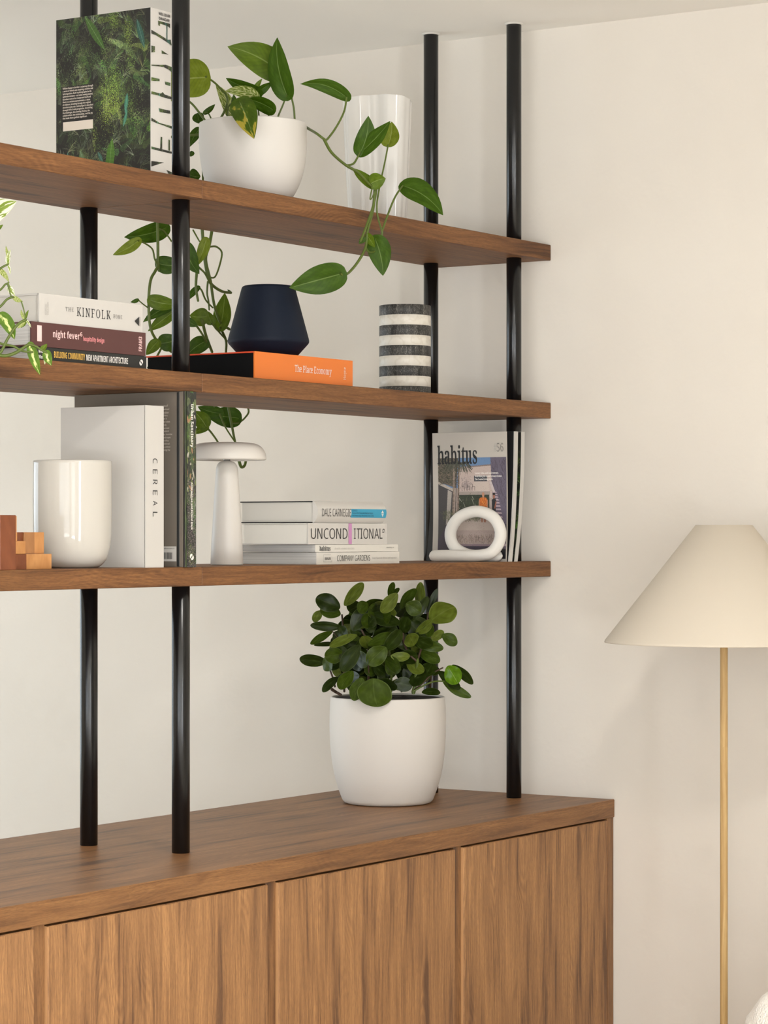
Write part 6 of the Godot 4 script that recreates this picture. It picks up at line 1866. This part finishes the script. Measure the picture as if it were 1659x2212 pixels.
	lf(p,V(-0.3232,1.2044,0.1617),V(-0.3327,1.2339,0.1479),V(-0.9535,-0.301,0.0157),0.0161,0.2,-0.047319,6)
	lf(p,V(-0.3405,1.2389,0.0382),V(-0.3603,1.2324,0.0162),V(-0.4838,-0.6182,0.6195),0.0170,0.2,-0.00158818,5)
	lf(p,V(-0.3171,1.2914,0.0139),V(-0.291,1.2968,0.0369),V(-0.6516,0.3994,0.6448),0.0156,0.2,0.0158343,7)
	lf(p,V(-0.3175,1.2865,-0.0119),V(-0.3037,1.2529,-0.0333),V(-0.9439,-0.3042,-0.1284),0.0191,0.2,-0.0312247,6)
	lf(p,V(-0.3503,1.1702,-0.0482),V(-0.3439,1.1619,-0.0193),V(-0.8928,-0.4454,0.0679),0.0157,0.2,-0.142046,6)
	lf(p,V(-0.339,1.2383,0.0482),V(-0.3542,1.2438,0.0145),V(-0.837,0.3357,0.4321),0.0172,0.2,-0.00615908,6)
	lf(p,V(-0.3192,1.1899,0.0493),V(-0.2865,1.2105,0.0674),V(-0.6375,0.656,0.404),0.0160,0.2,0.000899846,5)
	lf(p,V(-0.3383,1.2613,0.0598),V(-0.3409,1.2813,0.0917),V(-0.8282,-0.5024,0.2484),0.0173,0.2,0.03868,5)
	lf(p,V(-0.3671,1.2497,-0.0263),V(-0.3793,1.2369,0.021),V(-0.6951,0.7187,0.0152),0.0197,0.2,-0.0517589,7)
	lf(p,V(-0.3237,1.1327,0.0643),V(-0.3409,1.1135,0.0558),V(-0.7648,0.6323,0.1233),0.0203,0.2,-0.106658,5)
	lf(p,V(-0.3603,1.2392,0.1334),V(-0.3799,1.2744,0.1569),V(-0.836,-0.5382,0.1069),0.0148,0.2,0.0279372,5)
	lf(p,V(-0.3827,1.1815,0.0982),V(-0.398,1.1657,0.1522),V(-0.9036,-0.2676,-0.3346),0.0201,0.2,-0.0930866,6)
	lf(p,V(-0.3408,1.1632,-0.0177),V(-0.3928,1.1722,-0.0204),V(0.0052,0.3226,0.9465),0.0176,0.2,0.0264954,5)
	lf(p,V(-0.4136,1.1786,-0.0017),V(-0.4226,1.1992,0.0496),V(-0.5636,-0.796,0.2206),0.0170,0.2,0.00810756,6)
	lf(p,V(-0.339,1.2283,0.0469),V(-0.3191,1.2154,0.0735),V(-0.8293,-0.283,0.4818),0.0193,0.2,-0.0853409,5)
	lf(p,V(-0.2689,1.2275,0.1556),V(-0.3243,1.2497,0.1499),V(0.025,0.3051,0.952),0.0187,0.2,-0.041455,6)
	lf(p,V(-0.3348,1.2579,-0.0403),V(-0.2878,1.2672,-0.0204),V(-0.405,0.6306,0.6621),0.0156,0.2,-0.0187469,5)
	lf(p,V(-0.334,1.2582,0.1886),V(-0.3205,1.2288,0.1633),V(-0.7773,-0.5754,0.2543),0.0135,0.2,-0.0613642,6)
	lf(p,V(-0.3264,1.2705,0.104),V(-0.3095,1.2423,0.1174),V(-0.3538,0.221,0.9088),0.0192,0.2,-0.0308088,6)
	lf(p,V(-0.3485,1.1771,0.135),V(-0.3643,1.1569,0.1891),V(-0.9022,0.4176,-0.1083),0.0135,0.2,-0.0260745,7)
	lf(p,V(-0.3939,1.1818,0.0134),V(-0.4151,1.1647,0.0649),V(-0.9297,0.054,-0.3642),0.0151,0.2,-0.125542,5)
	lf(p,V(-0.3008,1.1997,0.0015),V(-0.3372,1.2243,-0.004),V(-0.5045,-0.6071,0.614),0.0189,0.2,0.0253888,5)
	lf(p,V(-0.3672,1.2638,0.0988),V(-0.3614,1.2379,0.0599),V(-0.4452,-0.775,0.4486),0.0194,0.2,-0.0525031,5)
	lf(p,V(-0.3345,1.1484,0.0168),V(-0.3642,1.1746,0.013),V(-0.311,-0.219,0.9249),0.0192,0.2,-0.0489694,7)
	lf(p,V(-0.3023,1.1624,0.1038),V(-0.2904,1.1601,0.143),V(-0.9532,0.0696,0.2942),0.0168,0.2,-0.0753636,5)
	lf(p,V(-0.283,1.2231,0.0473),V(-0.2957,1.2063,0.0844),V(-0.9382,-0.0447,-0.3433),0.0217,0.2,-0.0198015,6)
	lf(p,V(-0.3759,1.1498,0.0742),V(-0.4282,1.1806,0.0756),V(0.0196,-0.0116,0.9997),0.0178,0.2,-0.0753674,6)
	lf(p,V(-0.3642,1.1739,0.0347),V(-0.3753,1.1507,0.0087),V(-0.4626,-0.5547,0.6916),0.0225,0.2,-0.0979042,5)
	lf(p,V(-0.3579,1.165,-0.054),V(-0.3515,1.147,-0.0225),V(-0.9527,0.1376,0.2709),0.0156,0.2,-0.14504,7)
	lf(p,V(-0.2525,1.1937,0.0945),V(-0.2419,1.2217,0.112),V(-0.9165,0.3938,-0.071),0.0237,0.2,0.0269028,6)
	lf(p,V(-0.4151,1.3033,0.0779),V(-0.4395,1.2859,0.0692),V(-0.3804,0.0728,0.9219),0.0146,0.2,-0.00424235,6)
	lf(p,V(-0.3923,1.1688,0.0775),V(-0.3591,1.1488,0.0881),V(-0.2207,0.1446,0.9646),0.0162,0.2,0.0421863,5)
	lf(p,V(-0.3048,1.165,0.0386),V(-0.2969,1.1979,0.0146),V(-0.3743,0.6035,0.7041),0.0215,0.2,0.00860841,6)
	lf(p,V(-0.2601,1.1385,0.1154),V(-0.311,1.1534,0.0992),V(-0.3249,-0.0835,0.9421),0.0175,0.2,-0.00678842,5)
	lf(p,V(-0.3591,1.2135,-0.0016),V(-0.3661,1.2385,0.0261),V(-0.9775,-0.0451,-0.2062),0.0158,0.2,-0.0923956,5)
	lf(p,V(-0.3304,1.1797,0.0806),V(-0.2947,1.19,0.1056),V(-0.3978,-0.4951,0.7724),0.0210,0.2,-0.00471605,5)
	lf(p,V(-0.2851,1.2455,0.035),V(-0.2862,1.2491,0.0862),V(-0.9872,-0.1595,-0.0093),0.0153,0.2,0.0272197,5)
	lf(p,V(-0.2771,1.2114,0.0645),V(-0.2941,1.1867,0.0965),V(-0.6253,0.7418,0.2424),0.0164,0.2,0.0133203,5)
	lf(p,V(-0.3489,1.2265,0.1582),V(-0.35,1.2113,0.2003),V(-0.7432,0.6358,0.2087),0.0166,0.2,-0.0799204,5)
	lf(p,V(-0.3393,1.1841,0.0191),V(-0.3047,1.1613,0.0295),V(-0.5366,-0.5034,0.6773),0.0136,0.2,-0.141861,6)
	lf(p,V(-0.2731,1.2776,0.1394),V(-0.2565,1.2488,0.1145),V(-0.7777,-0.603,0.1777),0.0165,0.2,0.0262004,5)
	lf(p,V(-0.3043,1.3064,0.0768),V(-0.3321,1.2862,0.0636),V(-0.6375,0.7419,0.2078),0.0191,0.2,0.0241683,5)
	lf(p,V(-0.2847,1.2275,0.0905),V(-0.2763,1.2073,0.1285),V(-0.9348,-0.3549,0.0163),0.0178,0.2,-0.138368,5)
	lf(p,V(-0.2793,1.2591,0.1461),V(-0.3391,1.2516,0.1324),V(-0.2388,0.1327,0.9619),0.0160,0.2,0.0265439,6)
	lf(p,V(-0.3191,1.1981,0.1054),V(-0.3188,1.1806,0.0688),V(-0.8366,-0.4977,0.2288),0.0142,0.2,-0.076958,6)
	lf(p,V(-0.3046,1.2045,-0.005),V(-0.3461,1.2236,-0.0203),V(-0.4963,-0.5288,0.6885),0.0139,0.2,-0.0636103,5)
	lf(p,V(-0.3916,1.2295,-0.0253),V(-0.3663,1.2048,-0.02),V(-0.701,-0.6569,0.2776),0.0198,0.2,-0.02612,5)
	lf(p,V(-0.3261,1.2237,-0.0279),V(-0.3524,1.195,-0.031),V(-0.7178,0.6239,0.3091),0.0150,0.2,0.0385638,5)
	lf(p,V(-0.3178,1.1472,0.0283),V(-0.3117,1.1485,0.0622),V(-0.9319,0.3271,0.1564),0.0185,0.2,-0.115324,6)
	lf(p,V(-0.3451,1.1811,-0.0641),V(-0.3451,1.2057,-0.0482),V(-0.9951,0.0532,-0.0832),0.0168,0.2,-0.0743676,5)
	lf(p,V(-0.2899,1.1888,0.1326),V(-0.2704,1.1571,0.1221),V(-0.8374,-0.5412,0.0766),0.0180,0.2,-0.088715,5)
	lf(p,V(-0.4118,1.254,0.0749),V(-0.4127,1.2735,0.0954),V(-0.9989,0.003,-0.0479),0.0154,0.2,0.0342462,5)
	lf(p,V(-0.3333,1.2784,0.1516),V(-0.3247,1.271,0.1122),V(-0.8856,-0.4515,-0.1094),0.0140,0.2,-0.100459,5)
	lf(p,V(-0.3332,1.1671,0.1081),V(-0.3356,1.1876,0.1466),V(-0.9847,-0.1714,0.0303),0.0185,0.2,0.00540751,5)
	lf(p,V(-0.2588,1.2206,0.0849),V(-0.2326,1.2184,0.1097),V(-0.6563,-0.3683,0.6585),0.0194,0.2,0.0323524,6)
	lf(p,V(-0.4307,1.191,0.0538),V(-0.4459,1.1757,0.1006),V(-0.9486,-0.0264,-0.3154),0.0180,0.2,0.0348706,5)
	lf(p,V(-0.3376,1.128,0.0349),V(-0.3819,1.1265,0.0114),V(-0.4603,-0.1505,0.8749),0.0176,0.2,-0.0865681,7)
	lf(p,V(-0.3577,1.1515,0.0043),V(-0.4037,1.1683,-0.0038),V(-0.068,0.2758,0.9588),0.0212,0.2,-0.0371694,5)
	lf(p,V(-0.3387,1.2792,-0.0047),V(-0.3554,1.2529,0.031),V(-0.9195,0.056,-0.389),0.0184,0.2,-0.126226,6)
	lf(p,V(-0.3414,1.1543,0.1079),V(-0.3811,1.1708,0.1012),V(-0.2486,-0.2183,0.9437),0.0155,0.2,-0.0320371,6)
	lf(p,V(-0.2503,1.182,0.0593),V(-0.3052,1.2086,0.0645),V(-0.4185,-0.8947,0.156),0.0260,0.2,-0.116957,5)
	lf(p,V(-0.2934,1.2579,0.0885),V(-0.3302,1.2297,0.104),V(-0.3465,0.7559,0.5555),0.0165,0.2,-0.0379465,5)
	lf(p,V(-0.2945,1.1983,0.1138),V(-0.3098,1.2302,0.1529),V(-0.6598,-0.6874,0.3037),0.0147,0.2,-0.0945643,5)
	lf(p,V(-0.4207,1.2521,0.0074),V(-0.436,1.223,0.0342),V(-0.9303,0.221,-0.2927),0.0157,0.2,-0.0615809,5)
	lf(p,V(-0.3281,1.2394,-0.0587),V(-0.2872,1.2424,-0.0419),V(-0.3246,0.6698,0.6679),0.0239,0.2,0.0476827,6)
	lf(p,V(-0.3167,1.1874,0.0605),V(-0.3284,1.1583,0.044),V(-0.9189,0.1701,0.3561),0.0156,0.2,0.0350931,7)
	lf(p,V(-0.269,1.1479,0.1216),V(-0.2731,1.1639,0.1655),V(-0.5486,-0.8005,0.2412),0.0242,0.2,-0.0666007,6)
	lf(p,V(-0.336,1.1765,0.0784),V(-0.338,1.2067,0.0839),V(-0.2219,-0.1889,0.9566),0.0258,0.2,-0.0852453,7)
	lf(p,V(-0.3497,1.2914,0.0003),V(-0.376,1.272,0.0499),V(-0.893,0.2402,-0.3805),0.0163,0.2,-0.147256,7)
	lf(p,V(-0.3718,1.1839,0.1275),V(-0.3625,1.1936,0.1709),V(-0.6978,-0.6523,0.2958),0.0221,0.2,0.0392172,5)
	lf(p,V(-0.308,1.1638,0.0054),V(-0.3243,1.17,-0.0327),V(-0.6231,0.6848,0.3779),0.0227,0.2,-0.051292,6)
	lf(p,V(-0.3488,1.1456,0.1781),V(-0.3139,1.1746,0.1784),V(-0.6059,0.7252,0.3272),0.0181,0.2,-0.0403161,5)
	lf(p,V(-0.3525,1.2611,0.0186),V(-0.3275,1.2854,0.0173),V(-0.5185,0.5686,0.6387),0.0169,0.2,-0.084272,5)
	lf(p,V(-0.3957,1.2349,0.0298),V(-0.4309,1.2045,0.0329),V(-0.6465,0.7575,0.0901),0.0177,0.2,0.00302149,5)
	lf(p,V(-0.4405,1.2119,0.0279),V(-0.4381,1.181,0.0254),V(-0.9969,-0.0784,0),0.0195,0.2,-0.129777,5)
	lf(p,V(-0.355,1.2151,0.1591),V(-0.3235,1.234,0.1678),V(-0.4766,0.4417,0.7601),0.0184,0.2,-0.149382,5)
	lf(p,V(-0.3118,1.2168,0.1511),V(-0.3292,1.2015,0.1339),V(-0.4671,-0.3707,0.8027),0.0157,0.2,-0.00602718,7)
	lf(p,V(-0.3869,1.1234,0.0048),V(-0.376,1.1146,0.0368),V(-0.9269,0.1321,0.3513),0.0133,0.2,-0.0879114,6)
	sm(p,[V(-0.3534,1.1113,0.1551),V(-0.3507,1.139,0.1594),V(-0.3571,1.1811,0.1679)],0.004576,M.green_stem)
	sm(p,[V(-0.3584,1.1798,0.1658),V(-0.366,1.1924,0.1542),V(-0.3644,1.2171,0.1382),V(-0.3574,1.2445,0.1307),V(-0.3693,1.2701,0.1309)],0.00264,M.brown_stem)
	sm(p,[V(-0.3486,1.1806,0.1625),V(-0.3241,1.2239,0.1635),V(-0.3129,1.2514,0.1624),V(-0.3108,1.2818,0.1656)],0.002464,M.brown_stem)
	sm(p,[V(-0.3931,1.1109,0.0026),V(-0.4028,1.213,0.0061),V(-0.4031,1.2536,0.0057),V(-0.3959,1.2761,-0.0016)],0.00264,M.brown_stem)
	sm(p,[V(-0.3548,1.1138,0.153),V(-0.3523,1.1295,0.1753),V(-0.3314,1.1516,0.1889),V(-0.3191,1.1642,0.2079)],0.001936,M.brown_stem)
	sm(p,[V(-0.3619,1.1144,0.1605),V(-0.3468,1.1295,0.1837),V(-0.3273,1.1352,0.1953),V(-0.3092,1.1347,0.2048)],0.001936,M.green_stem)
	sm(p,[V(-0.4208,1.1222,-0.0032),V(-0.4235,1.1425,-0.0074),V(-0.4215,1.1724,-0.0226)],0.002288,M.brown_stem)
	sm(p,[V(-0.3807,1.1121,0.0584),V(-0.4064,1.1642,0.0738),V(-0.4071,1.2146,0.0728),V(-0.414,1.2449,0.0622)],0.00264,M.brown_stem)
	sm(p,[V(-0.3376,1.1109,0.0878),V(-0.3544,1.1678,0.0987),V(-0.3572,1.2134,0.0945),V(-0.3445,1.2888,0.0772)],0.00264,M.green_stem)
	sm(p,[V(-0.3696,1.1121,0.0754),V(-0.3703,1.1627,0.0743),V(-0.3751,1.2134,0.0669),V(-0.3556,1.2761,0.0602)],0.00264,M.green_stem)
	sm(p,[V(-0.2999,1.1091,0.0908),V(-0.2999,1.1862,0.109),V(-0.3126,1.2507,0.1262),V(-0.2945,1.2936,0.1358)],0.00264,M.brown_stem)
	sm(p,[V(-0.2664,1.1091,0.1422),V(-0.2904,1.149,0.1603),V(-0.2918,1.1998,0.1581),V(-0.3003,1.2586,0.1635)],0.00264,M.brown_stem)
	sm(p,[V(-0.4573,1.1182,0.014),V(-0.4366,1.112,0.0091),V(-0.4304,1.1057,0.0186)],0.00352,M.brown_stem)
	sm(p,[V(-0.4028,1.2434,0.0061),V(-0.4083,1.2282,-0.0024),V(-0.4152,1.2409,-0.013)],0.001408,M.brown_stem)
	sm(p,[V(-0.339,1.2431,0.0857),V(-0.3376,1.2888,0.0878),V(-0.3397,1.3168,0.0847)],0.00176,M.brown_stem)
